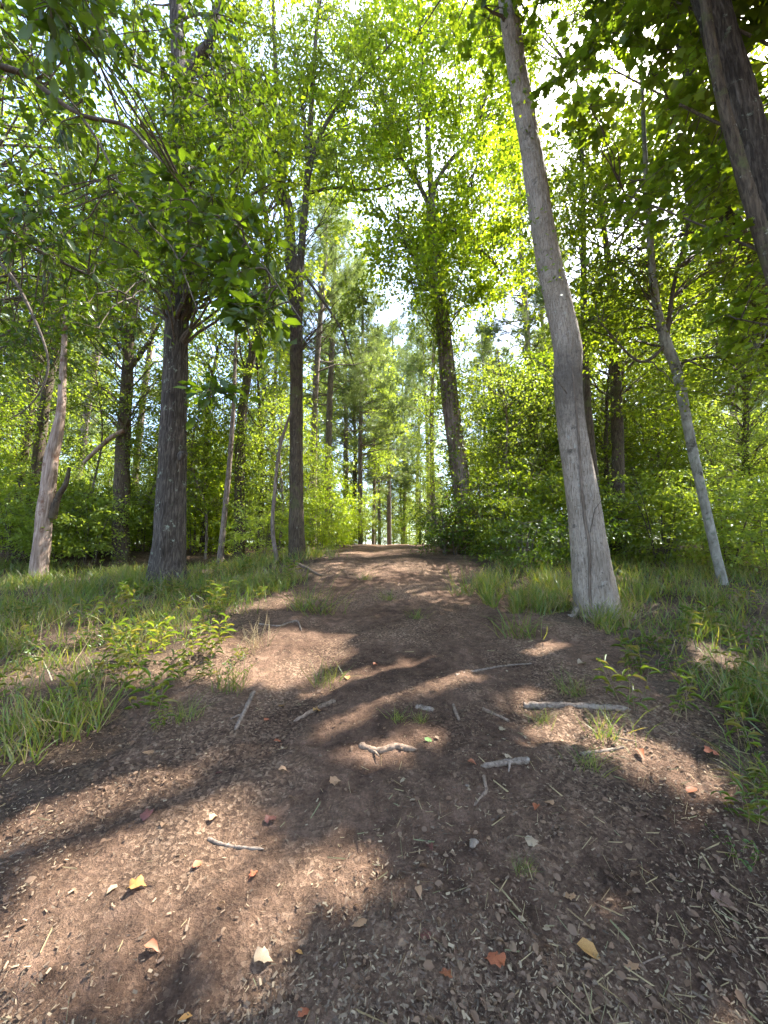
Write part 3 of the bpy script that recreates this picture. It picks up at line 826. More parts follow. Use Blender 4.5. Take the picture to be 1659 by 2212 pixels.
e = np.array([at(1268, 1330, 4.52), at(1270, 1250, 4.55), at(1273, 1180, 4.56), at(1261, 1110, 4.56), at(1256, 1040, 4.57), at(1252, 930, 4.58), at(1243, 850, 4.60), at(1236, 790, 4.62)])
q, rr = resample(e, np.array([.017, .016, .016, .015, .014, .013, .011, .007]), 50)
# press the vine against the bark
for i in range(len(q)):
    j = int(np.argmin(np.abs(P_[:, 2] - q[i, 2]))); v = q[i] - P_[j]; v[2] = 0
    q[i] = P_[j] + unit(v) * (r_[j] + .014)
part('vine', pop, tube(q, rr, 6), M['vine'])
for k, (a, b, c) in enumerate([((1225, 850, 4.6), (1180, 790, 4.4), (1120, 760, 4.3)), ((1275, 1150, 4.6), (1285, 1100, 4.5), (1300, 1080, 4.45))]):
    part('twig', pop, tube(np.array([at(*a), at(*b), at(*c)]), [.008, .005, .002], 5), M['twig'])
roots(pop, base, .19, (-2.75, -1.9, -.6), M['poplar'], 8, 2.0)
pa = np.vstack([P_[::8], P2[::4]])
part('ivy', pop, [ivy(P_[150:235], r_[150:235], 700, .06, .38, g)], M['leaf_mid'])
cc = np.vstack([crown_shell(P_[-1] + [.3, 0, 2.2], 2.6, 2.4, 2.2, 46, g), region(g, 1090, 60, 70, 70, 4.4, 5.6, 4)])
lf, tw = sprays(cc, .5 + .3 * g.random(len(cc)), 11, 10, .11, g, T=T_MAPLE, asp=.9, twig_r=.006)
part('crown', pop, [lf], M['leaf_maple'])
part('branches', pop, branches_to(pa, cc, g, .03, .008, .6) + tw, M['twig'])

# --- slim pale mottled tree on the right
g = np.random.default_rng(105)
D = 6.6
base = at(1562, 1262, D); base[2] = tz(base[0], base[1])
bi = thing('mottled_tree', 'slim pale mottled tree leaning left on the right bank', 'tree', base)
P_, r_ = limb_px([(1563, 1264, 19.8), (1545, 1190, 18.22), (1525, 1100, 17.42), (1500, 990, 18.22), (1480, 890, 18.22), (1462, 800, 19.01), (1440, 745, 21.38), (1424, 690, 15.84), (1410, 600, 15.05), (1402, 480, 11.88), (1393, 330, 8.712), (1385, 150, 5.544)], D, 170, .35)
part('trunk', bi, tube(P_, r_, 28, lump=.09, ridge=.003, rs=(5, 3), seed=25), M['birch'])
ax_all = [P_[90::5]]
for k, pts in enumerate([[(1460, 790, 8), (1500, 775, 7), (1560, 770, 5), (1640, 765, 3)], [(1440, 735, 10), (1455, 620, 8), (1490, 480, 6), (1530, 330, 4)], [(1445, 740, 8), (1380, 780, 6), (1290, 690, 3)]]):
    q, rr = limb_px(pts, D, 24, 0); part('limb', bi, tube(q, rr, 8, lump=.1, seed=40 + k), M['twig']); ax_all.append(q[2::4])
ax_all = np.vstack(ax_all)
cc = np.vstack([region(g, 1420, 480, 210, 220, 6, 8.6, 90), region(g, 1590, 640, 120, 150, 6, 8.4, 36), region(g, 1330, 660, 120, 110, 6.4, 8.6, 30), region(g, 1560, 820, 120, 60, 5.6, 7.6, 11), region(g, 1450, 180, 200, 150, 6.4, 9, 26)])
lf, tw = sprays(cc, .5 + .35 * g.random(len(cc)), 12, 10, .085, g, flat=.25, T=T_DIA, asp=.6, twig_r=.005)
part('crown', bi, [lf], M['leaf_mid'])
part('branches', bi, branches_to(ax_all, cc, g, .016, .005, .1, cull=True) + tw, M['twig'])

# --- white barkless snag, far left
g = np.random.default_rng(106)
D = 9.0
base = at(84, 1254, D); base[2] = tz(base[0], base[1])
sn = thing('dead_snag', 'sunlit pinkish-white barkless snag at the left edge', 'tree', base)
P_, r_ = limb_px([(84, 1256, 34), (90, 1180, 31.45), (100, 1080, 28.05), (112, 990, 24.65), (124, 930, 20.4), (132, 880, 17), (137, 780, 11.9), (142, 680, 7.65)], D, 110, .35)
part('trunk', sn, tube(P_, r_, 32, ridge=.008, rs=(6, 1.5), lump=.12, flare=.15, seed=27), M['snag'])
q, rr = limb_px([(112, 1120, 16), (125, 1075, 13), (142, 1045, 10), (150, 1010, 6)], D, 14, 0)
part('limb', sn, tube(q, rr, 8, lump=.15, seed=28), M['stems'])

# --- dark trunk behind it
g = np.random.default_rng(107)
D = 11.0
x, y = -7.25, 11.0
base = np.array([x, y, tz(x, y)])
dk = thing('dark_trunk_tree', 'dark flaking trunk rising from bushes between the white snag and the oak', 'tree', base)
b = base
P_, r_ = limb_px([(262, 1215, 34), (262, 1100, 32), (266, 960, 28), (274, 830, 22), (280, 700, 18), (286, 520, 13), (290, 300, 9)], D, 110, .4)
part('trunk', dk, tube(P_, r_, 32, ridge=.010, rs=(6, 2), lump=.08, seed=29), M['stems'])
q, rr = limb_px([(268, 930, 10), (240, 945, 10), (205, 975, 9), (180, 1000, 7)], D - .3, 14, 0)
part('limb', dk, tube(q, rr, 7), M['snag'], label='pale broken branch slanting down to the left')
q, rr = limb_px([(278, 800, 12), (300, 770, 10), (325, 735, 8), (350, 690, 5)], D - .1, 14, 0)
part('limb', dk, tube(q, rr, 7), M['stems'])
cc = np.vstack([region(g, 200, 520, 230, 210, 9, 13, 90), region(g, 260, 790, 200, 110, 9.6, 12.4, 40), crown_shell(at(290, 250, D), 3, 2.6, 2.6, 34, g)])
lf, tw = sprays(cc, .55 + .35 * g.random(len(cc)), 12, 12, .09, g, T=T_DIA, asp=.55, twig_r=.006)
part('crown', dk, [lf], M['leaf_mid'])
part('branches', dk, branches_to(P_[40::5], cc, g, .02, .006, .2) + tw, M['twig'])

# --- thin leaning sapling and the bent dead stem
g = np.random.default_rng(108)
base = at(475, 1228, 11.0); base[2] = tz(base[0], base[1])
ls = thing('leaning_sapling', 'thin bare sapling leaning right behind the oak', 'tree', base)
P_, r_ = limb_px([(474, 1230, 14), (483, 1130, 12), (494, 1020, 11), (503, 900, 9), (508, 780, 7), (512, 600, 5)], 11.0, 60, .3)
part('trunk', ls, tube(P_, r_, 12, lump=.1, seed=33), M['pine'])
cc = region(g, 520, 640, 70, 170, 10, 12, 20)
lf, tw = sprays(cc, .5, 9, 9, .08, g, twig_r=.005)
part('crown', ls, [lf], M['leaf_pale']); part('branches', ls, branches_to(P_[25::4], cc, g, .012, .004, .2) + tw, M['twig'])
base = at(598, 1205, 9.0); base[2] = tz(base[0], base[1])
P_, r_ = limb_px([(598, 1206, 9), (589, 1150, 9), (592, 1080, 8), (602, 980, 7), (618, 920, 6), (628, 890, 4)], 9.0, 50, .2)
solo('bent_dead_stem', tube(P_, r_, 8, lump=.15, seed=34), M['pine'], 'crooked dead stem leaning against the mossy forked tree', 'dead stem', base)

# --- trunks at the top right corner
def corner(name, label, pts, d, mat, seed, crown_n, segs=40, rid=.008):
    g = np.random.default_rng(seed)
    P = np.array([at(a, b, d) for a, b, c in pts]); dist = (P - CO) @ FW
    r = np.array([p[2] for p in pts]) / FPX * dist / 2
    z0 = tz(P[0][0], P[0][1])
    P = np.vstack([[P[0][0], P[0][1], z0 - .35], P]); r = np.concatenate([[r[0] * 1.25], r])
    e = P[-1] + unit(P[-1] - P[-2]) * 2.4; e2 = e + np.array([.1, .2, 1.8])
    P = np.vstack([P, e, e2]); r = np.concatenate([r, [r[-1] * .7, .02]])
    q, rr = resample(P, r, 170)
    root = thing(name, label, 'tree', (P[0][0], P[0][1], z0))
    part('trunk', root, tube(q, rr, segs, ridge=rid, rs=(9, 2), lump=.05, seed=seed), mat)
    cc = crown_shell(q[-24] + np.array([.6, -.3, .4]), 3.0, 2.6, 1.9, crown_n, g)
    # keep these boughs above the sight lines
    el = (cc[:, 2] - EYE) / np.maximum(.3, cc[:, 1])
    cc = cc[(el > 1.45) | (cc[:, 1] < .5)]
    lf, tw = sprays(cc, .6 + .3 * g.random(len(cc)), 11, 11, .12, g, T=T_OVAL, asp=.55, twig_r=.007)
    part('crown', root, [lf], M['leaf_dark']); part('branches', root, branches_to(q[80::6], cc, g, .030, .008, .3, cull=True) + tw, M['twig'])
    return q
corner('dark_oak_tree', 'thick dark furrowed trunk crossing the top right corner', [(1885, 1130, 82), (1760, 760, 74), (1655, 430, 66), (1592, 200, 58), (1535, 10, 52), (1500, -90, 48)], 3.4, M['oak'], 61, 70, 56, .012)
corner('smooth_grey_tree', 'slimmer grey-brown trunk running just left of the dark corner trunk', [(1800, 1000, 33.12), (1680, 620, 30.24), (1612, 400, 25.92), (1562, 220, 20.16), (1535, 90, 18.72), (1515, -60, 17.28)], 3.2, M['stems'], 62, 40, 28, .003)
corner('mossy_grey_tree', 'dim grey trunk leaning at the right edge behind the corner trunks', [(1760, 1080, 42), (1662, 720, 40), (1610, 560, 36), (1560, 420, 30), (1500, 200, 24), (1450, 0, 18)], 7.4, M['stems'], 63, 44, 28, .006)

# ================================================================== NEAR OVERHANGING FOLIAGE WITH SINGLE LEAVES
def place_leaf_parts(root, pos, ax, nr, L, asp, T, mat, n_single, name='leaf'):
    """the largest-looking leaves become parts of their own, the rest one mass"""
    d = (pos - CO) @ FW
    u = (pos - CO)[:, 0] / np.maximum(.1, d) * FPX + PW / 2; v = PH / 2 - ((pos - CO) @ UP) / np.maximum(.1, d) * FPX
    vis = (u > -10) & (u < PW + 10) & (v > -10) & (v < PH) & (d > .3)
    score = np.where(vis, L / np.maximum(.3, d), 0)
    order = np.argsort(-score)
    big = order[:n_single]; rest = order[n_single:]
    big = big[score[big] > 0]
    a = unit(ax); s = unit(np.cross(nr, a)); n = np.cross(a, s)
    t, F = T
    protos = []
    for k in range(4):
        tt = t.copy(); tt[:, 1] *= asp * (.9 + .07 * k); tt[:, 2] *= (.6, 1.1, 1.8, 2.6)[k]
        me = make_mesh(name, [(tt, F)], True); me.materials.append(mat); protos.append(me)
    base = np.array(root.location)
    from mathutils import Matrix
    for c, i in enumerate(big):
        o = bpy.data.objects.new(name, protos[c % 4]); col.objects.link(o); o.parent = root
        m = Matrix.Identity(4)
        for r_i in range(3):
            m[r_i][0] = a[i][r_i] * L[i]; m[r_i][1] = s[i][r_i] * L[i]; m[r_i][2] = n[i][r_i] * L[i]; m[r_i][3] = pos[i][r_i] - base[r_i]
        o.matrix_basis = m
    if len(rest):
        part('foliage', root, [leaves(pos[rest], ax[rest], nr[rest], L[rest], L[rest] * asp, T)], mat, stuff=True)

def spray_raw(centers, rad, twigs, per, size, g, flat=.5, droop=.4, tilt=.5, gap=False):
    C = np.asarray(centers, float); m = len(C)
    rad = np.broadcast_to(np.asarray(rad, float), (m,))
    size = np.broadcast_to(np.asarray(size, float), (m,))
    D = g.normal(size=(m, twigs, 3)); D[..., 2] *= flat; D = unit(D)
    t = ((np.arange(per) + .7) / per)[None, None] * (.7 + .5 * g.random((m, twigs, 1)))
    pos = C[:, None, None] + D[:, :, None] * (t * rad[:, None, None])[..., None]
    pos[..., 2] -= droop * t ** 2 * rad[:, None, None]
    pos += g.normal(size=pos.shape) * .02
    ax = D[:, :, None] + g.normal(size=pos.shape) * .55; ax[..., 2] -= droop
    nr = np.zeros(pos.shape); nr[..., 2] = 1; nr += g.normal(size=pos.shape) * tilt
    L = np.broadcast_to(size[:, None, None], pos.shape[:3]) * (.38 + .85 * g.random(pos.shape[:3]))
    Cj = np.repeat(C[:, None], twigs, 1).reshape(-1, 3); E = Cj + (D * rad[:, None, None]).reshape(-1, 3); dz = droop * np.repeat(rad, twigs)
    E[:, 2] -= dz; Mi = (Cj + E) / 2; Mi[:, 2] += .25 * dz
    if gap:
        kk = ~(sun_gap(Mi, True) | sun_gap(E, True)); Cj, Mi, E = Cj[kk], Mi[kk], E[kk]
    tw = batch_tubes(np.stack([Cj, Mi, E], 1), np.tile([.0035, .0025, .0012], (len(Cj), 1)), 3)
    pos = pos.reshape(-1, 3); ax = ax.reshape(-1, 3); nr = nr.reshape(-1, 3); L = L.ravel()
    if gap:
        k = ~sun_gap(pos); pos, ax, nr, L = pos[k], ax[k], nr[k], L[k]
    return pos, ax, nr, L, tw

# --- left: broad-leaved tree just outside the frame, its long limb reaching in
g = np.random.default_rng(201)
x0, y0 = -4.6, 2.3
base = np.array([x0, y0, tz(x0, y0)])
lt = thing('broadleaf_tree', 'near tree whose long limb and big oval leaves hang over the upper left', 'tree', base)
tr = np.array([base - [0, 0, .3], base + [.05, 0, 1.5], base + [0, .1, 3.5], base + [.15, .1, 6], base + [.1, .2, 9]])
q, rr = resample(tr, [.2, .16, .14, .1, .03], 60)
part('trunk', lt, tube(q, rr, 28, ridge=.006, rs=(8, 2), flare=.2, seed=51), M['oak'])
trunk_axis = q
LD = 3.0
limbs = []
for k, pts in enumerate([[(-420, 60, 24, 2.5), (-150, 110, 18, 2.8), (42, 156, 12, 3.0), (94, 192, 10, 3.0), (172, 247, 9, 3.0), (271, 271, 7, 3.0), (323, 323, 6, 3.0), (375, 375, 5, 2.95), (427, 448, 4, 2.9), (479, 469, 3, 2.85), (560, 560, 3, 2.7), (650, 690, 2, 2.5)],
                         [(172, 247, 7, 3.0), (215, 310, 5, 3.0), (260, 396, 5, 3.0), (323, 484, 4, 2.95), (375, 541, 3, 2.9), (430, 680, 2.5, 2.85), (470, 800, 2, 2.8), (485, 900, 1.5, 2.75)],
                         [(-420, -60, 22, 3.0), (-100, -20, 14, 3.6), (120, 60, 8, 4.0), (330, 160, 5, 4.4), (520, 250, 3, 4.6)],
                         [(-300, 420, 16, 3.2), (-60, 480, 9, 3.6), (120, 560, 6, 4.0), (300, 650, 3, 4.4)]]):
    Pq = np.array([at(p[0], p[1], p[3]) for p in pts]); dist = (Pq - CO) @ FW
    r = np.array([p[2] for p in pts]) / FPX * dist / 2
    if k != 1:
        j = attach(trunk_axis, Pq[0]); Pq = np.vstack([j, Pq]); r = np.concatenate([[max(.05, r[0])], r])
    qq, r2 = resample(Pq, r, 46)
    part('limb', lt, tube(qq, r2, 8, lump=.08, seed=52 + k), M['twig']); limbs.append(qq[6:])
q, rr = limb_px([(-60, 520, 9), (20, 590, 7), (70, 680, 6), (103, 770, 5), (95, 830, 4), (60, 880, 3), (20, 905, 2)], 3.4, 30, 0)
part('limb', lt, tube(np.vstack([attach(trunk_axis, q[0])[None], q]), np.concatenate([[.03], rr]), 6), M['twig'], label='bare dark whip curling down at the left edge')
LA = np.vstack(limbs)
cs, ra, sz = [], [], []
def add(n, xc, yc, rx, ry, d0, d1, rad, size):
    c = region(g, xc, yc, rx, ry, d0, d1, n); cs.append(c); ra.append(np.full(n, rad)); sz.append(np.full(n, size))
add(30, 110, 120, 200, 190, 2.8, 4.6, .42, .105)
add(22, 100, 400, 160, 150, 2.8, 4.6, .38, .10)
add(20, 470, 240, 150, 110, 3.8, 5.0, .40, .10)
add(12, 380, 420, 110, 110, 2.7, 3.6, .26, .115)
add(9, 500, 540, 80, 70, 2.6, 3.2, .22, .115)
add(4, 600, 680, 80, 60, 2.2, 2.9, .27, .125)
add(2, 475, 840, 20, 60, 2.7, 2.9, .22, .10)
add(16, 200, 640, 190, 80, 3.8, 5.4, .36, .085)
add(12, 60, 700, 90, 90, 4, 5.5, .34, .08)
add(26, -250, 0, 250, 300, 2.0, 4.0, .5, .11)
add(7, 110, 40, 130, 70, 1.7, 2.3, .24, .10)
add(14, 330, 60, 160, 80, 3.0, 4.2, .36, .095)
cs = np.vstack(cs); ra = np.concatenate(ra); sz = np.concatenate(sz)
pos, ax, nr, L, tw = spray_raw(cs, ra, 7, 6, sz, g, gap=True, tilt=.6)
bt = boughs(np.array([LA[int(np.argmin(np.linalg.norm(LA - c, axis=1)))] for c in cs]), cs, .009, .004, g, .06, 5, 4)
part('twigs', lt, bt + tw, M['twig'])
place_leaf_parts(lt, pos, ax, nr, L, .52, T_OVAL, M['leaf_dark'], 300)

# --- right: maple just outside the frame
g = np.random.default_rng(202)
x0, y0 = 5.2, 3.1
base = np.array([x0, y0, tz(x0, y0)])
mt = thing('maple_tree', 'near maple with pointed-lobed leaves fanning over the upper right', 'tree', base)
tr = np.array([base - [0, 0, .3], base + [-.05, 0, 1.5], base + [.05, .1, 3.5], base + [.1, .1, 5.5], base + [.1, .2, 8]])
q, rr = resample(tr, [.13, .11, .09, .07, .02], 50)
part('trunk', mt, tube(q, rr, 24, ridge=.003, lump=.06, seed=71), M['poplar'])
trunk_axis = q; limbs = []
for k, pts in enumerate([[(1900, 420, 12, 3.4), (1720, 330, 9, 3.6), (1560, 270, 6, 3.8), (1400, 190, 4, 4.0), (1270, 120, 2, 4.2)], [(1880, 250, 10, 3.2), (1700, 120, 7, 3.4), (1540, 40, 5, 3.6), (1380, -30, 3, 3.8)],
                         [(1860, 640, 10, 3.4), (1680, 560, 6, 3.6), (1500, 480, 4, 3.9), (1350, 420, 2.5, 4.2)], [(1850, 800, 8, 3.4), (1720, 720, 5, 3.6), (1600, 690, 3, 3.8)]]):
    Pq = np.array([at(p[0], p[1], p[3]) for p in pts]); dist = (Pq - CO) @ FW; r = np.array([p[2] for p in pts]) / FPX * dist / 2
    j = attach(trunk_axis, Pq[0]); Pq = np.vstack([j, Pq]); r = np.concatenate([[.03], r])
    qq, r2 = resample(Pq, r, 36); part('limb', mt, tube(qq, r2, 7), M['twig']); limbs.append(qq[4:])
LA = np.vstack(limbs)
cs, ra, sz = [], [], []
add(22, 1400, 190, 190, 170, 3.4, 4.8, .36, .105)
add(10, 1540, 260, 120, 200, 3.6, 4.6, .36, .10)
add(16, 1420, 420, 170, 100, 3.6, 4.8, .34, .095)
add(10, 1600, 560, 90, 110, 3.2, 4.4, .30, .09)
add(5, 1610, 700, 60, 60, 3.2, 4.2, .28, .09)
add(10, 1350, 40, 140, 60, 3.6, 5, .36, .105)
add(4, 1780, 300, 100, 260, 3, 4, .36, .10)
cs = np.vstack(cs); ra = np.concatenate(ra); sz = np.concatenate(sz)
pos, ax, nr, L, tw = spray_raw(cs, ra, 7, 6, sz, g, flat=.25, droop=.25, tilt=.35, gap=True)
bt = boughs(np.array([LA[int(np.argmin(np.linalg.norm(LA - c, axis=1)))] for c in cs]), cs, .008, .004, g, .05, 5, 4)
part('twigs', mt, bt + tw, M['twig'])
place_leaf_parts(mt, pos, ax, nr, L, .95, T_MAPLE, M['leaf_maple'], 300)

# ================================================================== GENERIC TREES AND SHRUBS
def broadleaf(name, label, cat, loc, g, h, cb, cr, n, leaf, mat, tr=.14, bark='stems', group=None, gap=False, twigs=9, per=9, asp=.6, flat=.4):
    root = thing(name, label, cat, loc, group)
    loc = np.array(loc, float)
    b = np.array([0, 0, 0.0])
    ctl = np.array([[0, 0, -.4], [.1 * g.normal(), .1 * g.normal(), h * .3], [.25 * g.normal(), .25 * g.normal(), h * .65], [.4 * g.normal(), .4 * g.normal(), h]])
    q, rr = resample(ctl, [tr * 1.15, tr, tr * .65, .015], 40)
    part('trunk', root, tube(q, rr, 14, lump=.08, ridge=.006, rs=(5, 2), flare=.15, seed=int(g.integers(99))), M[bark], local=True)
    cc = crown_shell([0, 0, (h + cb) / 2 + .3], cr, cr, (h - cb) / 2, n, g)
    cc = cc + q[np.clip((cc[:, 2] / h * 39).astype(int), 0, 39)] * [1, 1, 0]
    if gap: cc = cc[~sun_gap(cc + loc)]; n = len(cc)
    lf_pos = cc + loc
    lf, tw = sprays(lf_pos, .5 + .4 * g.random(n), twigs, per, leaf, g, flat=flat, gap=gap, asp=asp)
    part('crown', root, [(lf[0] - loc, lf[1])], mat, local=True)
    bc = cc
    if gap and h > 10 and (group.startswith('trees shading') or name == 'fine_leaved_tree'):
        A = np.array([attach(q[12::2], c) for c in cc]); ok = np.ones(len(cc), bool)
        for f in (.3, .5, .7, .85): ok &= ~sun_gap(A + (cc - A) * f + loc, True)
        bc = cc[ok]
    part('branches', root, branches_to(q[12::2], bc, g, .2 * tr, .006, .0), M['twig'], local=True)
    return root

def shrub(name, label, loc, g, h, cr, n, leaf, mat, group=None, flat=.28, stems=6, per=8, low=-.05):
    root = thing(name, label, 'shrub', loc, group)
    st = []
    tips = []
    for k in range(stems):
        a = g.random() * 6.28; r = cr * (.2 + .6 * g.random())
        e = np.array([math.cos(a) * r, math.sin(a) * r, h * (.65 + .35 * g.random())])
        q, rr = resample(np.array([[.1 * math.cos(a), .1 * math.sin(a), -.15], e * [.45, .45, .55], e]), [.016, .011, .004], 10)
        st += tube(q, rr, 5, cap=False); tips.append(q)
    AX = np.vstack(tips)
    cc = crown_shell([0, 0, h * (.5 + low)], cr, cr, h * .5, n, g, .15)
    cc[:, 2] = np.abs(cc[:, 2]) + .1
    lf, tw = sprays(cc, .30 + .25 * g.random(n), 8, per, leaf, g, flat=flat, gap=False, droop=.3)
    part('foliage', root, [lf], mat, local=True)
    st += boughs(np.array([AX[int(np.argmin(np.linalg.norm(AX - c, axis=1)))] for c in cc]), cc, .006, .003, g, .05, 4, 3)
    part('stems', root, st, M['twig'], local=True)
    return root

# unseen trees added outside the frame to shade the foreground
for k, (x, y, h, cb, cr, n) in enumerate([(7.0, 4.0, 13.5, 6.0, 4.2, 310), (10.6, 7.0, 15, 6.5, 4.2, 190), (5.6, .2, 12, 5.5, 4.0, 200), (13.8, 11, 15, 6.0, 4.0, 130)]):
    g = np.random.default_rng(300 + k)
    lab = ['tall shade tree just outside the right edge of the view, nearest the path', 'tall shade tree outside the right edge, in the second row', 'shade tree level with the viewer on the right', 'farthest tall shade tree outside the right edge'][k]
    broadleaf('shade_tree', lab, 'tree', (x, y, tz(x, y)), g, h, cb, cr, n, .19, M['leaf_mid'], .2, 'oak', 'trees shading the path from outside the view', gap=True, twigs=11, per=10)

# --- pines
def pine(name, label, loc, g, h, cb, tr, n, spread, mat='needle'):
    root = thing(name, label, 'tree', loc, 'pines of the plantation')
    ctl = np.array([[0, 0, -.4], [.06 * g.normal(), .06 * g.normal(), h * .35], [.15 * g.normal(), .15 * g.normal(), h * .7], [.2 * g.normal(), .2 * g.normal(), h]])
    q, rr = resample(ctl, [tr * 1.1, tr * .95, tr * .7, .02], 40)
    part('trunk', root, tube(q, rr, 12, lump=.05, ridge=.006, rs=(4, 3), seed=int(g.integers(99))), M['pine'], local=True)
    br = []; tips = []
    for k in range(n):
        f = k / n; z = cb + (h - cb) * f; a = g.random() * 6.28
        l = spread * (1.15 - f) * (.6 + .5 * g.random())
        s = q[min(39, int(z / h * 39))]
        e = s + np.array([math.cos(a) * l, math.sin(a) * l, l * (.15 + .3 * f)])
        br.append((s, e, .03 * (1.2 - f)))
        m = int(16 + 22 * (1 - f))
        for t in g.random(m) ** .6:
            tips.append(s + (e - s) * (.3 + .75 * t) + g.normal(size=3) * .18)
    for k in range(10):                                        # dead stubs below the crown
        z = h * .25 + (cb - h * .25) * g.random(); a = g.random() * 6.28; l = .3 + .9 * g.random()
        s = q[int(z / h * 39)]; br.append((s, s + np.array([math.cos(a) * l, math.sin(a) * l, -.05]), .012))
    br = boughs([b[0] for b in br], [b[1] for b in br], [b[2] for b in br], .005, g, .04, 5, 4)
    part('branches', root, br, M['pine'], local=True)
    T = np.array(tips); d = unit(g.normal(size=(len(T), 3)) + [0, 0, .7])
    part('crown', root, [leaves(T, d, g.normal(size=(len(T), 3)), .34 + .1 * g.random(len(T)), .36, T_NEEDLE)], M[mat], local=True)
    return root

g = np.random.default_rng(400)
pine_spots = [  # picture x at eye level, distance, label
    (707, 17.5, 'straight pine trunk second right of the mossy forked tree'), (676, 15.5, 'straight pine trunk close behind the mossy forked tree'), (779, 19, 'slender pine at the left edge of the path crest'),
    (806, 27, 'slim pine just left of the gap where the path ends'), (841, 30, 'slim dark pine at the left rim of the path gap'), (938, 22, 'thin pine between the path gap and the ivy-clad tree'),
    (1052, 24, 'pale needled pine right behind the ivy-clad tree'), (1120, 30, 'pale needled pine left of the curving grey trunk'), (745, 25, 'pale needled pine filling the gap right of the forked tree'), (700, 29, 'pale far pine right behind the forked tree'), (820, 36, 'pale far pine above the left of the path gap'), (872, 38, 'pale far pine in the middle of the path gap'), (903, 42, 'tall pale pine right of the middle of the path gap'), (926, 37, 'tall pale pine at the right side of the path gap'), (583, 20, 'dark pine trunk left of the mossy forked tree'), (556, 24, 'thin pine trunk in the woods right of the leaning sapling')]
pl = [((x - PW / 2) / FPX * d, d, lab) for x, d, lab in pine_spots]
protos = []
for k in range(4):
    x, d, lab = pl[k]
    protos.append(pine('pine_tree', lab, (x, d, tz(x, d)), np.random.default_rng(410 + k), (17, 19, 15, 16)[k], (6.5, 7, 4.5, 4)[k], (.15, .13, .11, .11)[k], (70, 74, 70, 76)[k], (2.6, 2.8, 2.4, 2.6)[k]))
for k in range(4, len(pl)):
    x, d, lab = pl[k]
    dup(protos[k % 4], (x, d, tz(x, d)), g.random() * 6.28, (1.35 if 'path gap' in lab and d > 35 else .9 + .3 * g.random()), lab)
placed = [np.array(p[:2]) for p in pl]
def try_place(px, d, mind):
    x = (px - PW / 2) / FPX * d
    q = np.array([x, d])
    if abs(x - path_c(d)) < 2.6 + .03 * d or any(np.linalg.norm(q - o) < mind for o in placed): return None
    placed.append(q); return x
n = 0
while n < 34:                                                   # right-hand plantation
    d = 17 + 38 * g.random(); px = 1060 + 760 * g.random()
    x = try_place(px, d, 1.9)
    if x is None: continue
    dup(protos[int(g.integers(4))], (x, d, tz(x, d)), g.random() * 6.28, .95 + .3 * g.random(), 'slender straight pine in the plantation beyond the right bank', 'pines beyond the right bank', .02 * g.normal()); n += 1
n = 0
while n < 16:
    d = 18 + 34 * g.random(); px = -150 + 900 * g.random()
    x = try_place(px, d, 2.2)
    if x is None: continue
    dup(protos[int(g.integers(2))], (x, d, tz(x, d)), g.random() * 6.28, 1.0 + .3 * g.random(), 'straight pine deep in the woods on the left', 'pines deep in the left woods', .02 * g.normal()); n += 1
n = 0
while n < 9:
    d = 48 + 30 * g.random(); px = 760 + 250 * g.random(); x = (px - PW / 2) / FPX * d
    q = np.array([x, d])
    if any(np.linalg.norm(q - o) < 2 for o in placed): continue
    placed.append(q)
    dup(protos[int(g.integers(4))], (x, d, tz(x, d)), g.random() * 6.28, .85 + .3 * g.random(), 'far pale pine closing the gap beyond the path crest', 'far pines beyond the crest'); n += 1

# --- woodland broadleaf trees behind
bl = []
for k, (px, d, h, cb, cr, n_, mat, tr, lab) in enumerate([
        (30, 14, 11, 1.6, 2.6, 150, 'leaf_pale', .12, 'leafy broadleaf tree behind the white snag'),
        (440, 15, 10, 1.4, 2.4, 160, 'leaf_pale', .10, 'pale leafy tree just right of the oak, in the second row'),
        (560, 14, 8, 1.0, 1.9, 110, 'leaf_mid', .08, 'young leafy tree between the leaning sapling and the forked tree'),
        (1180, 13.5, 6.5, 1.8, 1.9, 110, 'leaf_dark', .09, 'dark-leaved small tree behind the curving grey trunk')]):
    g = np.random.default_rng(500 + k); x = (px - PW / 2) / FPX * d
    bl.append(broadleaf('broadleaf_tree', lab, 'tree', (x, d, tz(x, d)), g, h, cb, cr, n_, .10, M[mat], tr, 'stems', 'woodland trees behind')); placed.append(np.array([x, d]))
g = np.random.default_rng(510)
n = 0
while n < 13:
    d = 15 + 26 * g.random(); px = -200 + 920 * g.random()
    x = try_place(px, d, 1.7)
    if x is None: continue
    dup(bl[int(g.integers(3))], (x, d, tz(x, d)), g.random() * 6.28, .5 + .5 * g.random(), 'leafy broadleaf tree in the depth of the left woods', 'broadleaf trees of the left woods'); n += 1
for px, d, k, sc, lab in [(1320, 11.5, 2, .85, 'leafy tree in the shade right of the curving grey trunk'), (1640, 12, 0, .8, 'leafy tree at the right edge beyond the mottled trunk'), (1110, 17, 1, .7, 'pale small tree beyond the right-hand thicket'),
                          (985, 17, 1, .8, 'pale leafy tree close behind the ivy-clad trunk')]:
    x = (px - PW / 2) / FPX * d
    dup(bl[k], (x, d, tz(x, d)), px * .01, sc, lab)

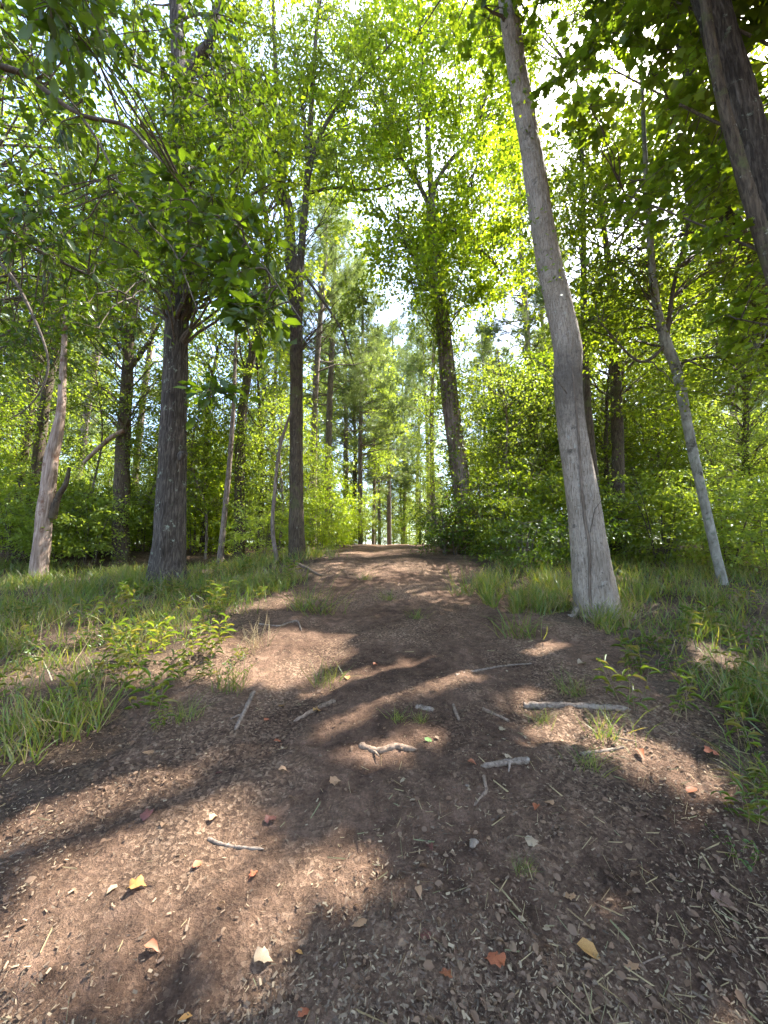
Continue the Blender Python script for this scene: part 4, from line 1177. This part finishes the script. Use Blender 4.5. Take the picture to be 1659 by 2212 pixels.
for k, (px, d, h, cb, cr, n_, mat, lab) in enumerate([
        (60, 12.8, 16.5, 4.5, 4.0, 190, 'leaf_mid', 'tall leafy tree filling the upper left behind the near limb'), (520, 12.5, 16, 4.5, 3.6, 180, 'leaf_pale', 'tall pale-leaved tree rising between the oak and the forked tree'),
        (-180, 8.5, 14, 4.0, 3.6, 150, 'leaf_mid', 'tall tree beyond the left edge of the view'), (330, 17, 17, 5, 3.6, 150, 'leaf_pale', 'tall pale-leaved tree standing behind the oak'),
        (1330, 10.5, 13, 4.0, 3.2, 150, 'leaf_mid', 'tall leafy tree rising between the curving and the mottled trunks')]):
    g = np.random.default_rng(530 + k); x = (px - PW / 2) / FPX * d
    broadleaf('broadleaf_tree', lab, 'tree', (x, d, tz(x, d)), g, h, cb, cr, n_, .115, M[mat], .15, 'stems', 'woodland trees behind', gap=True); placed.append(np.array([x, d]))
for px, d, k, sc, lab in [(760, 24, 1, 1.3, 'pale tall tree far left of the path gap'), (700, 31, 0, 1.4, 'tall far tree behind the pine trunks left of the path'), (1250, 21, 1, 1.3, 'pale tall tree far behind the curving grey trunk'),
                          (850, 46, 1, .9, 'far pale tree left in the gap beyond the crest'), (900, 52, 0, .8, 'far green tree in the middle of the gap beyond the crest'), (930, 43, 1, .7, 'far pale tree right in the gap beyond the crest'), (1010, 33, 1, 1.0, 'far pale tree right behind the ivy-clad tree'),
                          (868, 39, 1, 1.0, 'pale bushy tree just beyond the crest, left in the gap'), (908, 37, 0, .85, 'bushy tree just beyond the crest, right in the gap'), (936, 34, 1, .7, 'small pale tree at the right rim of the crest'), (842, 37, 1, .8, 'small pale tree at the left rim of the gap'), (820, 60, 0, 1.1, 'farthest tree left of the gap'), (880, 66, 1, 1.0, 'farthest pale tree in the gap'), (1380, 15, 1, 1.2, 'tall pale-leaved tree between the curving and mottled trunks, in the back row')]:
    x = (px - PW / 2) / FPX * d
    dup(bl[k], (x, d, tz(x, d)), px * .013, sc, lab); placed.append(np.array([x, d]))

# --- airy saplings of the middle storey
sp = []
for k, (px, d, h, mat, lab) in enumerate([(600, 12.2, 5.2, 'leaf_pale', 'airy pale sapling left of the forked tree'), (1150, 12.2, 4.6, 'leaf_mid', 'airy green sapling between the ivy-clad and curving trunks'), (200, 12.4, 5.6, 'leaf_mid', 'airy sapling right of the white snag')]):
    g = np.random.default_rng(560 + k); x = (px - PW / 2) / FPX * d
    sp.append(broadleaf('sapling', lab, 'tree', (x, d, tz(x, d)), g, h, .5, 1.25, 95, .07, M[mat], .035, 'pine', 'airy saplings', twigs=8, per=8, flat=.3)); placed.append(np.array([x, d]))
g = np.random.default_rng(565)
for cnt, a0, a1, lab, grp in [(52, -220, 760, 'airy thin-stemmed sapling in the left woods', 'saplings of the left woods'), (44, 1030, 1850, 'airy thin-stemmed sapling beyond the right bank', 'saplings beyond the right bank')]:
    n = 0
    while n < cnt:
        d = 11 + 17 * g.random() ** 1.3; x = try_place(a0 + (a1 - a0) * g.random(), d, .8)
        if x is None: continue
        dup(sp[int(g.integers(3))], (x, d, tz(x, d)), g.random() * 6.28, .65 + .6 * g.random(), lab, grp, .05 * g.normal()); n += 1

g = np.random.default_rng(570)
x, y = (1300 - PW / 2) / FPX * 9.6, 9.6
ft = broadleaf('fine_leaved_tree', 'fine-leaved tree whose crown fills the sky behind the upper curving trunk', 'tree', (x, y, tz(x, y)), g, 15.5, 5.2, 2.6, 40, .085, M['leaf_mid'], .09, 'stems', 'woodland trees behind', gap=True)
cc = np.vstack([region(g, 1240, 210, 120, 270, 8.4, 11.2, 135), region(g, 1390, 40, 150, 150, 8.6, 11, 60), region(g, 1040, -10, 90, 110, 9, 11, 14)])
lf, tw = sprays(cc, .55 + .3 * g.random(len(cc)), 11, 10, .085, g, gap='ground', twig_r=.004)
part('crown', ft, [lf], M['leaf_mid']); ax_ = np.array([[x, y, z] for z in np.linspace(5, 16, 30)])
part('branches', ft, branches_to(ax_, cc, g, .016, .005, 0, cull=True) + tw, M['twig'])

# --- understory shrubs
sh = []
for k, (px, d, h, cr, n_, leaf, mat, lab) in enumerate([
        (1105, 9.6, 2.7, 1.35, 80, .075, 'leaf_mid', 'broad light green shrub leaning over the right path edge'),
        (1420, 9.2, 2.3, 1.5, 80, .08, 'leaf_pale', 'green shrub in the shade right of the curving grey trunk'),
        (150, 11.5, 2.2, 1.5, 80, .075, 'leaf_pale', 'sunlit pale shrub beside the white snag'),
        (720, 14.5, 2.6, 1.2, 70, .08, 'leaf_yel', 'bright yellow-green shrub left of the path crest'),
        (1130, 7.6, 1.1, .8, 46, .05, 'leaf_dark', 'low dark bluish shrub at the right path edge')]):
    g = np.random.default_rng(600 + k); x = (px - PW / 2) / FPX * d
    sh.append(shrub('understory_shrub', lab, (x, d, tz(x, d)), g, h, cr, n_, leaf, M[mat], 'understory shrubs'))
g = np.random.default_rng(610)
for px, d, k, sc, lab in [(1190, 11, 0, 1.1, 'tall light green shrub behind the curving grey trunk'), (1060, 12.5, 0, 1.0, 'light green shrub beside the foot of the ivy-clad tree'), (1240, 8.4, 4, 1.1, 'low dark shrub left of the foot of the curving grey trunk'),
                          (1560, 8.6, 1, 1.0, 'green shrub behind the foot of the mottled tree'), (1650, 7.4, 1, .8, 'green shrub at the right edge of the bank'), (1340, 12, 3, 1.0, 'yellow-green sunlit shrub beyond the right-hand shade'),
                          (880, 40, 0, 1.1, 'far green shrub low in the path gap'), (910, 38, 3, .9, 'far yellow-green shrub low in the path gap'), (835, 33, 0, 1.0, 'far green shrub left of the path gap'), (770, 19, 3, .9, 'small yellow-green shrub at the left side of the path gap'), (860, 35, 3, 1.0, 'far bright shrub where the path vanishes'), (940, 26, 0, .9, 'rounded shrub at the right rim of the path crest'), (960, 15, 4, 1.3, 'dark low shrub left of the ivy-clad foot'),
                          (972, 10.3, 4, 1.4, 'low dark shrub wrapping the left foot of the ivy-clad tree'), (1050, 10.1, 4, 1.6, 'dark shrub wrapping the right foot of the ivy-clad tree'), (1075, 9.4, 0, .7, 'small light green shrub right of the ivy-clad foot'), (735, 17, 3, .6, 'low bright shrub on the left verge below the crest'), (752, 21, 0, .6, 'low green shrub on the left verge near the crest'), (958, 20, 4, 1.3, 'dark low shrub on the right verge near the crest'), (966, 24, 0, .7, 'green shrub on the right verge at the crest'), (948, 28, 3, .7, 'bright shrub at the right rim just over the crest'), (760, 26, 0, .8, 'green shrub at the left rim of the crest'), (570, 11.5, 2, .9, 'pale shrub between the leaning sapling and the forked tree'), (30, 10.2, 2, .9, 'pale shrub at the left edge in front of the snag'), (690, 11.8, 3, .7, 'low yellow-green shrub just right of the forked tree')]:
    x = (px - PW / 2) / FPX * d
    dup(sh[k], (x, d, tz(x, d)), g.random() * 6.28, sc, lab); placed.append(np.array([x, d]))
n = 0
while n < 84:
    d = 10.5 + 24 * g.random(); px = -220 + 960 * g.random()
    x = try_place(px, d, .85)
    if x is None: continue
    dup(sh[(0, 2, 2, 3, 2)[int(g.integers(5))]], (x, d, tz(x, d)), g.random() * 6.28, .75 + .6 * g.random(), 'leafy shrub in the sunlit understory of the left woods', 'shrubs of the left woods'); n += 1
n = 0
while n < 44:
    d = 9.5 + 22 * g.random(); px = 1040 + 850 * g.random()
    x = try_place(px, d, .85)
    if x is None: continue
    dup(sh[(0, 1, 3, 3, 1, 0)[int(g.integers(6))]], (x, d, tz(x, d)), g.random() * 6.28, .7 + .55 * g.random(), 'leafy shrub in the thicket beyond the right bank', 'shrubs of the right thicket'); n += 1

# far wood closing the view on the left and behind the crest
g = np.random.default_rng(620)
a = np.concatenate([R(90) + R(4) + R(75) * g.random(200), R(90) - R(8) - R(60) * g.random(70)])
dd = 42 + 25 * g.random(len(a))
cx, cyy = np.cos(a) * dd, np.sin(a) * dd
hz = np.where(a > R(90), 9.0, 4.5)
cc = np.stack([cx, cyy, terrain(cx, cyy) + hz * g.random(len(a)) ** 1.2], -1)
lf, _ = sprays(cc, 2.2, 10, 12, .42, g, flat=.7, gap=False)
solo('far_woods', [lf], M['leaf_pale'], 'distant sunlit woods closing the view behind the trees', 'woods', kind='stuff')

# ================================================================== GRASS AND WEEDS
def blades(p, g, h, w, lean=.35, bend=.6):
    n = len(p)
    ax = np.stack([g.normal(size=n) * lean, g.normal(size=n) * lean, np.ones(n)], -1)
    nr = g.normal(size=(n, 3)); nr[:, 2] = 0
    L = h * (.5 + .8 * g.random(n))
    q = p.copy(); q[:, 2] -= .01
    return leaves(q, ax, nr, L, w * (.7 + .6 * g.random(n)), T_BLADE, bend * (.3 + 1.4 * g.random(n)))

def grass_mask(x, y, side):
    off = (x - path_c(y)) * side - path_hw(y)
    nzz = vn(x * 1.3, y * 1.3, seed=41) * .5 + vn(x * 4, y * 4, seed=42) * .3
    lim = np.where(y < 2.3, .3, np.where(y < 4, .1, -.05)) if side < 0 else np.where(y < 2.2, .25, np.where(y < 3.2, .15, .1))
    v = off - lim + nzz * .6
    if side < 0: v = v - 1.2 * np.clip((2.2 - y) / .6, 0, 1) - .9 * np.exp(-((y - 3.3) / .8) ** 2) * np.exp(-((x + 1.9) / 1.1) ** 2)
    return v
g = np.random.default_rng(700)
for side, nm, lab, rect in [(-1, 'grass', 'green grass and weeds covering the left bank', (-200, 760, 1205, 1800)), (1, 'grass', 'green shaded grass covering the right bank', (1000, 1880, 1205, 2100))]:
    p = scatter_px(70000, *rect, g, 1.9)
    v = grass_mask(p[:, 0], p[:, 1], side)
    p = p[(g.random(len(p)) < np.clip(v * 2.2, 0, 1)) & (p[:, 1] < 27)]
    p = p[g.random(len(p)) < np.clip(np.interp(p[:, 1], [2, 4, 6.5, 10, 14], [.25, .2, .16, .4, .7]) + vn(p[:, 0] * 1.1, p[:, 1] * 1.1, seed=44) * .5 + vn(p[:, 0] * 3.1, p[:, 1] * 3.1, seed=45) * .35, .04, 1)]
    extra = [(1150, 1292, 110, 40, 3200), (1060, 1262, 50, 20, 900), (1450, 1330, 180, 60, 2500)] if side > 0 else [(520, 1265, 120, 24, 1500), (200, 1275, 200, 22, 1300), (110, 1520, 140, 90, 900), (330, 1330, 120, 30, 500)]
    for ex, ey, erx, ery, en in extra:
        ea = g.random(en) * 6.28; er = np.sqrt(g.random(en)); q = ground_px(ex + erx * er * np.cos(ea), ey + ery * er * np.sin(ea))
        q = q[vn(q[:, 0] * 2.5, q[:, 1] * 2.5, seed=46) + .7 * vn(q[:, 0] * 7, q[:, 1] * 7, seed=47) > -.05]
        p = np.vstack([p, q])
    d = p[:, 1]
    h = (.14 + .15 * (vn(p[:, 0] * .9, p[:, 1] * .9, seed=43) + 1) / 2) * np.interp(d, [2, 4, 7], [.75, 1.0, 1.15])
    solo(nm, [blades(p, g, h, .006 + .0006 * d)], M['grass'], lab, 'grass', kind='stuff')
    print('grass', side, len(p))
    q = p[g.random(len(p)) < .16]
    if len(q): solo('dry_grass', [blades(q, g, .26, .005, .6, 1.0)], M['straw'], 'dry straw-coloured grass stems among the ' + ('left' if side < 0 else 'right') + ' bank grass', 'dry grass', kind='stuff')

# grass tufts standing singly
def tuft_mesh(g, n, h, w, r):
    p = np.stack([g.normal(size=n) * r, g.normal(size=n) * r, np.zeros(n)], -1)
    return [blades(p, g, h, w, .5, .9)]
tufts = [(690, 1325, 1.5, 'wide green grass tuft at the left side of the path'), (655, 1318, 1.1, 'smaller grass tuft left beside the wide tuft'), (1000, 1285, 1.4, 'grass tuft at the right side of the path below the ivy-clad tree'), (840, 1297, .6, 'small grass patch in the middle of the path'),
         (790, 1255, .7, 'small tuft near the path crest'), (1125, 1375, 1.2, 'upright tuft at the right path edge left of the curving trunk'), (705, 1475, .7, 'bright tuft in the sunlit litter left of centre'), (900, 1340, .5, 'thin tuft right of the path middle'),
         (1310, 1590, .8, 'thin sunlit tuft by the mossy log'), (1235, 1500, .6, 'small tuft in front of the curving trunk, on bare earth'), (500, 1490, .8, 'tuft beside the short grey stick on the left'), (1270, 1660, .6, 'sparse tuft right of the short thick log'),
         (1170, 1560, .5, 'tiny tuft just under the long mossy log'), (400, 1560, .7, 'pale flattened tuft on the left bare ground'), (910, 1560, .35, 'tiny tuft in the bare middle ground'), (1590, 1540, 1.2, 'arching bright tuft at the right edge'),
         (1640, 1700, 1.0, 'weedy tuft low at the right edge'), (1130, 1890, .3, 'tiny green sprout in the near litter'), (50, 1330, 1.1, 'pale spiky tuft at the far left'), (860, 1560, .4, 'tiny tuft left of the bare middle ground')]
tm = []
for k in range(4):
    gk = np.random.default_rng(720 + k); me = make_mesh('grass_tuft', tuft_mesh(gk, 60, .26, .006, .085)); me.materials.append(M['grass']); tm.append(me)
gp = ground_px([t[0] for t in tufts], [t[1] for t in tufts])
for k, t in enumerate(tufts):
    o = bpy.data.objects.new('grass_tuft', tm[k % 4]); col.objects.link(o); o.location = gp[k]; s = t[2] * (1 if gp[k][1] > 3 else .75); o.scale = (s, s, s); o.rotation_euler[2] = k * 1.3
    o['label'] = t[3]; o['category'] = 'grass tuft'; o['group'] = 'single grass tufts'

dt = make_mesh('dry_tuft', tuft_mesh(np.random.default_rng(725), 46, .24, .005, .07)); dt.materials.append(M['straw'])
for k, (dx, dy, lab) in enumerate([(1252, 1332, 'dry straw-coloured tuft left at the foot of the curving grey trunk'), (1305, 1345, 'dry straw-coloured tuft in front of the curving grey trunk'), (1345, 1330, 'dry straw-coloured tuft right at the foot of the curving grey trunk'), (1230, 1315, 'faded tuft in the grass left of the curving grey trunk'), (545, 1400, 'pale flattened straw tuft in the left sun patch')]):
    q = ground_px([dx], [dy])[0]
    o = bpy.data.objects.new('dry_tuft', dt); col.objects.link(o); o.location = q; o.scale = (.8 + .1 * k,) * 3; o.rotation_euler[2] = k * 1.7
    o['label'] = lab; o['category'] = 'grass tuft'; o['group'] = 'dry grass tufts'

# cane-like weeds: upright stems with narrow leaves
def cane(root_name, label, loc, g, h, n_st, leaf=.13, mat='grass', group=None, wid=.14):
    root = thing(root_name, label, 'weed', loc, group)
    st = []; ps = []; axs = []
    for k in range(n_st):
        a = g.random() * 6.28; r = .12 * g.random() ** .5
        b = np.array([math.cos(a) * r, math.sin(a) * r, -.03]); e = b + np.array([g.normal() * .1, g.normal() * .1, h * (.6 + .5 * g.random())])
        q, rr = resample(np.vstack([b, (b + e) / 2 + g.normal(size=3) * .02, e]), [.003, .0025, .0012], 8)
        st += tube(q, rr, 3, cap=False)
        for i in range(2, 8):
            for s_ in range(1 + i % 2):
                aa = g.random() * 6.28; ps.append(q[i]); axs.append([math.cos(aa), math.sin(aa), .45 * g.normal() + .1])
    ps = np.array(ps); axs = np.array(axs); nr = np.tile([0, 0, 1.0], (len(ps), 1)) + g.normal(size=(len(ps), 3)) * .4
    L = leaf * (.6 + .7 * g.random(len(ps)))
    part('foliage', root, [leaves(ps, axs, nr, L, L * wid * 1.2, T_OVAL, 2.0)], M[mat], local=True)
    part('stems', root, st, M['straw'], local=True)
    return root
g = np.random.default_rng(730)
cp = [cane('cane_weed', '', (0, 0, 0), np.random.default_rng(731 + k), (.40, .30, .24)[k], (5, 5, 7)[k], (.12, .10, .045)[k], ('grass', 'grass', 'leaf_dark')[k], None, (.11, .13, .34)[k]) for k in range(3)]
spots = []
for n_, x0, x1, ya, yb, lab, grp in [(36, 180, 540, 1280, 1480, 'cane-like weed with narrow leaves on the bank below the oak', 'cane weeds below the oak'), (22, -80, 330, 1330, 1600, 'narrow-leaved weed in the shaded left foreground', 'weeds of the left foreground'),
                                     (26, 1370, 1720, 1280, 1560, 'leafy weed on the shaded right bank', 'weeds of the right bank'), (9, 1590, 1760, 1560, 1900, 'leafy weed at the right foreground edge', 'weeds at the right edge'), (20, 300, 650, 1240, 1310, 'weed in the grass right of the oak foot', 'weeds right of the oak')]:
    q = ground_px(x0 + (x1 - x0) * g.random(n_), ya + (yb - ya) * g.random(n_))
    for pnt in q: spots.append((pnt, lab, grp))
for i, (pnt, lab, grp) in enumerate(spots):
    sc = .4 + .6 * g.random() ** 1.5
    kk = i % 3
    if i < 3:
        o = cp[i]; o.location = pnt; o.rotation_euler[2] = g.random() * 6; o.scale = (sc, sc, sc); o['label'] = lab; o['group'] = grp
    else: dup(cp[kk], pnt, g.random() * 6.28, sc, lab, grp)

# ================================================================== STICKS, LOGS, STONES
def stick(name, label, pts, w, mat, seed, cat='stick', lift=.5, taper=.8):
    q = ground_px([p[0] for p in pts], [p[1] for p in pts])
    d = (q.mean(0) - CO) @ FW
    r = w * .74 / FPX * d / 2
    q[:, 2] += r * (lift - .3)
    n = 26
    rad = r * np.linspace(1, taper, len(pts))
    P, rr = resample(q, rad, n)
    gg = np.random.default_rng(seed); P[1:-1] += gg.normal(size=(n - 2, 3)) * r * .10
    P = np.vstack([P, P[-1] + (P[-1] - P[-3]) * .8 + gg.normal(size=3) * r * .3]); rr = np.append(rr * (.86 + .28 * gg.random(n)), rr[-1] * .25)
    o = solo(name, tube(P, rr, 12, lump=.3, ridge=r * .14, rs=(3, 14), seed=seed), mat, label, cat, P.mean(0), 'fallen wood on the ground')
    if seed % 3 != 2:
        i = int(6 + 12 * gg.random()); t = unit(P[i + 1] - P[i]); sd = unit(np.cross(t, [0, 0, 1.0])) * (1 if seed % 2 else -1)
        e = P[i] + (t * 3.2 + sd * 3.0) * r * (.8 + .7 * gg.random()) + np.array([0, 0, r * .4])
        part('side_stub', o, tube(np.array([P[i], (P[i] + e) / 2 + [0, 0, r * .3], e]), [r * .5, r * .36, r * .16], 8, lump=.2, seed=seed), mat)
    return o
stick('stick', 'short dark stick with a bleached broken end lying left of centre', [(548, 1498), (530, 1535), (510, 1580)], 15, M['log'], 1)
stick('splintered_wood', 'splintered pinkish piece of wood in a sun patch left of centre', [(722, 1512), (685, 1530), (640, 1556)], 17, M['palelog'], 2, 'wood', .35, .6)
stick('log', 'pale rotten log piece in the sun patch at the centre', [(778, 1612), (815, 1622), (855, 1616), (890, 1622)], 18, M['palelog'], 3, 'log', .45, .8)
stick('log', 'short thick weathered log right of centre', [(1140, 1655), (1100, 1658), (1048, 1668)], 21, M['log'], 4, 'log', .5, .75)
stick('stick', 'pale bent stick below the short thick log', [(1046, 1688), (1051, 1712), (1048, 1722), (1028, 1738)], 10, M['palelog'], 5)
stick('log', 'long mossy grey log lying crosswise on the right', [(1132, 1524), (1200, 1528), (1280, 1530), (1350, 1533)], 17, M['log'], 6, 'log', .5, .9)
stick('stick', 'pale short stick left of the long mossy log', [(1042, 1537), (1070, 1546), (1098, 1557)], 11, M['palelog'], 7)
stick('branch', 'thin forked branch lying across the path under the sun patch', [(985, 1462), (1030, 1448), (1085, 1440), (1145, 1440)], 8, M['log'], 8, 'branch', .6, .5)
stick('stick', 'dark stick end beside the sunlit litter on the right', [(1255, 1632), (1300, 1622), (1345, 1612)], 10, M['log'], 9)
stick('twig', 'knotty pale twig on the sunlit near earth', [(450, 1812), (480, 1822), (510, 1822), (560, 1838)], 9, M['log'], 10, 'twig')
stick('twig', 'thin pale twig in the near right corner', [(1378, 2092), (1430, 2062), (1478, 2046)], 5, M['palelog'], 11, 'twig')
stick('branch', 'fallen curved branch at the foot of the mossy forked tree', [(600, 1190), (622, 1208), (650, 1222), (688, 1244)], 8, M['palelog'], 12, 'branch', .8, .6)
stick('stick', 'bleached stick in the weeds beyond the curving grey trunk', [(1402, 1182), (1425, 1212), (1452, 1250)], 6, M['palelog'], 13, 'stick', 2.0)
stick('stick', 'straight pale straw-like stick by the thin sunlit tuft', [(1290, 1572), (1340, 1592), (1375, 1606)], 5, M['palelog'], 14)
stick('stick', 'small grey chunk of wood above the bare middle ground', [(900, 1530), (918, 1533), (935, 1538)], 14, M['log'], 15, 'wood')
stick('stick', 'small upright-lying pale chunk left of the short pale stick', [(980, 1522), (985, 1540), (992, 1560)], 10, M['palelog'], 16, 'wood')
stick('branch', 'thin dark branch above the sunlit litter on the left', [(560, 1352), (600, 1356), (640, 1348), (650, 1362)], 6, M['log'], 17, 'branch', .8)

def stone(x, y, w, label, seed):
    q = ground_px([x], [y])[0]; d = (q - CO) @ FW; r = w / FPX * d / 2
    gg = np.random.default_rng(seed)
    th = np.linspace(0, np.pi, 9)
    P = q + np.stack([np.zeros(9), np.zeros(9), -np.cos(th) * r * .45 + r * .2], -1)
    o = solo('stone', tube(P, np.maximum(.001, np.sin(th)) * r, 10, lump=.35, seed=seed), M['stone'], label, 'stone', q, 'small stones')
    o.scale = (1.15, .8, 1); o.rotation_euler[2] = seed
stone(1022, 1832, 26, 'flat tan stone in the near litter right of centre', 1)
stone(1275, 1528, 8, 'small white pebble near the long mossy log', 2)
stone(1010, 1706, 8, 'tiny pale pebble beside the bent stick', 3)

# ================================================================== FALLEN COLOURED LEAVES
fallen = [  # x, y, width px, colour, label
    (1068, 2085, 50, 'rust', 'large torn rust-coloured leaf near the bottom, right of centre'), (1272, 2062, 48, 'yellow', 'bright orange-yellow curled leaf near the bottom right'), (960, 2122, 30, 'orange', 'rounded orange leaf at the bottom centre'),
    (780, 2010, 34, 'tan', 'light tan leaf on the near earth left of centre'), (655, 2190, 28, 'rust', 'rust leaf cut by the bottom edge'), (325, 2070, 32, 'orange', 'red-orange leaf at the lower left'), (298, 1932, 40, 'yellow', 'large golden leaf in the lower left sun patch'),
    (425, 1880, 24, 'rust', 'small rust leaf folded in the sun patch'), (724, 1692, 24, 'tan', 'square tan leaf on the dark earth'), (1160, 1758, 26, 'rust', 'rust leaf, left one of a pair on the right'), (1186, 1748, 24, 'tan', 'paler tan leaf, right one of a pair on the right'),
    (472, 1672, 20, 'red', 'dark red leaf on the shaded left earth'), (320, 1634, 22, 'tan', 'salmon leaf on the left shaded earth'), (610, 1670, 18, 'tan', 'small tan leaf left of the dark earth'), (686, 1535, 22, 'yellow', 'glowing yellow leaf on the splintered wood'),
    (750, 1470, 18, 'yellow', 'small yellow leaf in the litter left of the path middle'), (607, 1530, 16, 'yellow', 'yellow leaf between the dark stick and splintered wood'), (1020, 1662, 18, 'orange', 'bright orange leaf at the end of the short thick log'), (1130, 2000, 16, 'pale', 'small pale leaf in the near right litter'),
    (646, 2060, 16, 'yellow', 'small bright yellow leaf near the bottom, left of centre'), (915, 2035, 30, 'red', 'dark maroon leaf near the bottom centre'), (928, 1838, 26, 'red', 'dull red leaf below the bare earth'), (585, 1765, 26, 'red', 'purple-red leaf at the edge of the dark earth'),
    (1180, 2010, 20, 'pale', 'cream leaf scrap at the lower right'), (1365, 2100, 30, 'tan', 'long tan leaf beside the thin pale twig'), (1385, 1640, 30, 'orange', 'orange leaf lying in the right sun patch'), (1540, 1640, 28, 'rust', 'rust leaf at the right under the weeds'),
    (1495, 1722, 28, 'orange', 'orange leaf at the lower rim of the right sun patch'), (1385, 1775, 28, 'brown', 'brown leaf right of the pair of leaves'), (460, 1770, 22, 'tan', 'folded tan leaf above the sun patch'), (318, 1765, 30, 'red', 'reddish folded leaf left of the sun patch'),
    (925, 1606, 18, 'green', 'fresh green leaf at the end of the pale rotten log'), (1085, 1585, 16, 'pale', 'pale yellowish leaf right of the bare middle'), (1255, 1440, 26, 'pale', 'star-shaped pale leaf in front of the curving trunk'), (545, 1905, 22, 'rust', 'thin rust leaf standing in the sunlit earth'),
    (575, 1560, 16, 'rust', 'rust leaf left of the splintered wood'), (600, 1600, 18, 'rust', 'rust leaf on the dark earth left of centre'), (810, 1440, 14, 'orange', 'small orange leaf above the centre sun patch'), (1100, 1650, 16, 'pale', 'pale leaf on the ground above the short thick log'), (240, 1940, 24, 'pale', 'pale leaf left of the golden leaf'),
    (1230, 1950, 28, 'tan', 'tan leaf amid the right near litter'), (1440, 2110, 22, 'brown', 'brown leaf in the lower right corner'), (1250, 2170, 24, 'brown', 'brown leaf close to the bottom edge right'), (1320, 2185, 20, 'pale', 'pale crumpled leaf at the bottom edge right'), (1560, 1950, 44, 'brown', 'big brown leaf under the right weeds'),
    (985, 2075, 22, 'brown', 'brown curled leaf left of the torn rust leaf'), (570, 2080, 40, 'pale', 'large pale tan leaf at the bottom left of centre'), (400, 2195, 26, 'yellow', 'golden leaf cut by the bottom edge on the left'), (1475, 1320, 14, 'orange', 'orange leaf in the grass by the mottled tree'), (1390, 1460, 18, 'red', 'dark red leaf right of the curving trunk'),
    (870, 1690, 14, 'pale', 'pale chip-like leaf right of the dark earth'), (890, 1730, 16, 'pale', 'pale narrow leaf below the dark earth'), (1150, 1830, 30, 'pale', 'white-tan crumpled leaf right of the tan stone'), (905, 1945, 26, 'tan', 'pinkish narrow leaf in the near middle')]
fp = ground_px([f[0] for f in fallen], [f[1] for f in fallen])
fm = {}
g = np.random.default_rng(800)
for i, f in enumerate(fallen):
    d = (fp[i] - CO) @ FW; s = f[2] / FPX * d * 1.02
    k = i % 4
    if (f[3], k) not in fm:
        T = (T_LOBED, T_OVAL, T_LOBED, T_OVAL)[k]; t, F = T; t = t.copy(); t[:, 0] -= .5
        t[:, 1] *= (.95, .6, .8, .72)[k]; t[:, 2] = t[:, 2] * (.5, 2.5, 2.2, .8)[k] + .25 * (k - 1.2) * .25 * t[:, 1] ** 2
        t += np.random.default_rng(i).normal(size=t.shape) * [.04, .05, .06]
        t[:, 2] -= t[:, 2].min()
        me = make_mesh('fallen_leaf', [(t, F)]); me.materials.append(DRY[f[3]]); fm[(f[3], k)] = me
    o = bpy.data.objects.new('fallen_leaf', fm[(f[3], k)]); col.objects.link(o)
    o.location = fp[i] + [0, 0, .001]; o.scale = (s, s, s); o.rotation_euler = (R(4) * g.normal() + R(8), R(6) * g.normal(), g.random() * 6.28)
    o['label'] = f[4]; o['category'] = 'leaf'; o['group'] = 'coloured fallen leaves'

# ------------------------------------------------------------------ the hazy air of the wood
HAZE = 0.0
if HAZE:
    lo = np.array([-60.0, -45, -12]); hi = np.array([60.0, 85, 34])
    c = np.array([[x, y, z] for z in (lo[2], hi[2]) for y in (lo[1], hi[1]) for x in (lo[0], hi[0])])
    f = np.array([[0, 2, 3, 1], [4, 5, 7, 6], [0, 1, 5, 4], [2, 6, 7, 3], [0, 4, 6, 2], [1, 3, 7, 5]])
    m, t, N, K = nt('haze_air')
    pv = N.new('ShaderNodeVolumePrincipled'); pv.inputs['Color'].default_value = (.92, .96, 1, 1); pv.inputs['Density'].default_value = HAZE; pv.inputs['Anisotropy'].default_value = .3
    o = N.new('ShaderNodeOutputMaterial'); K.new(pv.outputs[0], o.inputs['Volume'])
    solo('haze', [(c, f)], m, 'thin pale haze in the air of the wood', 'haze', kind='stuff', smooth=False)

tris = sum(len(m.loops) - 2 * len(m.polygons) for m in bpy.data.meshes)
print('unique tris', tris, 'objects', len(bpy.data.objects))
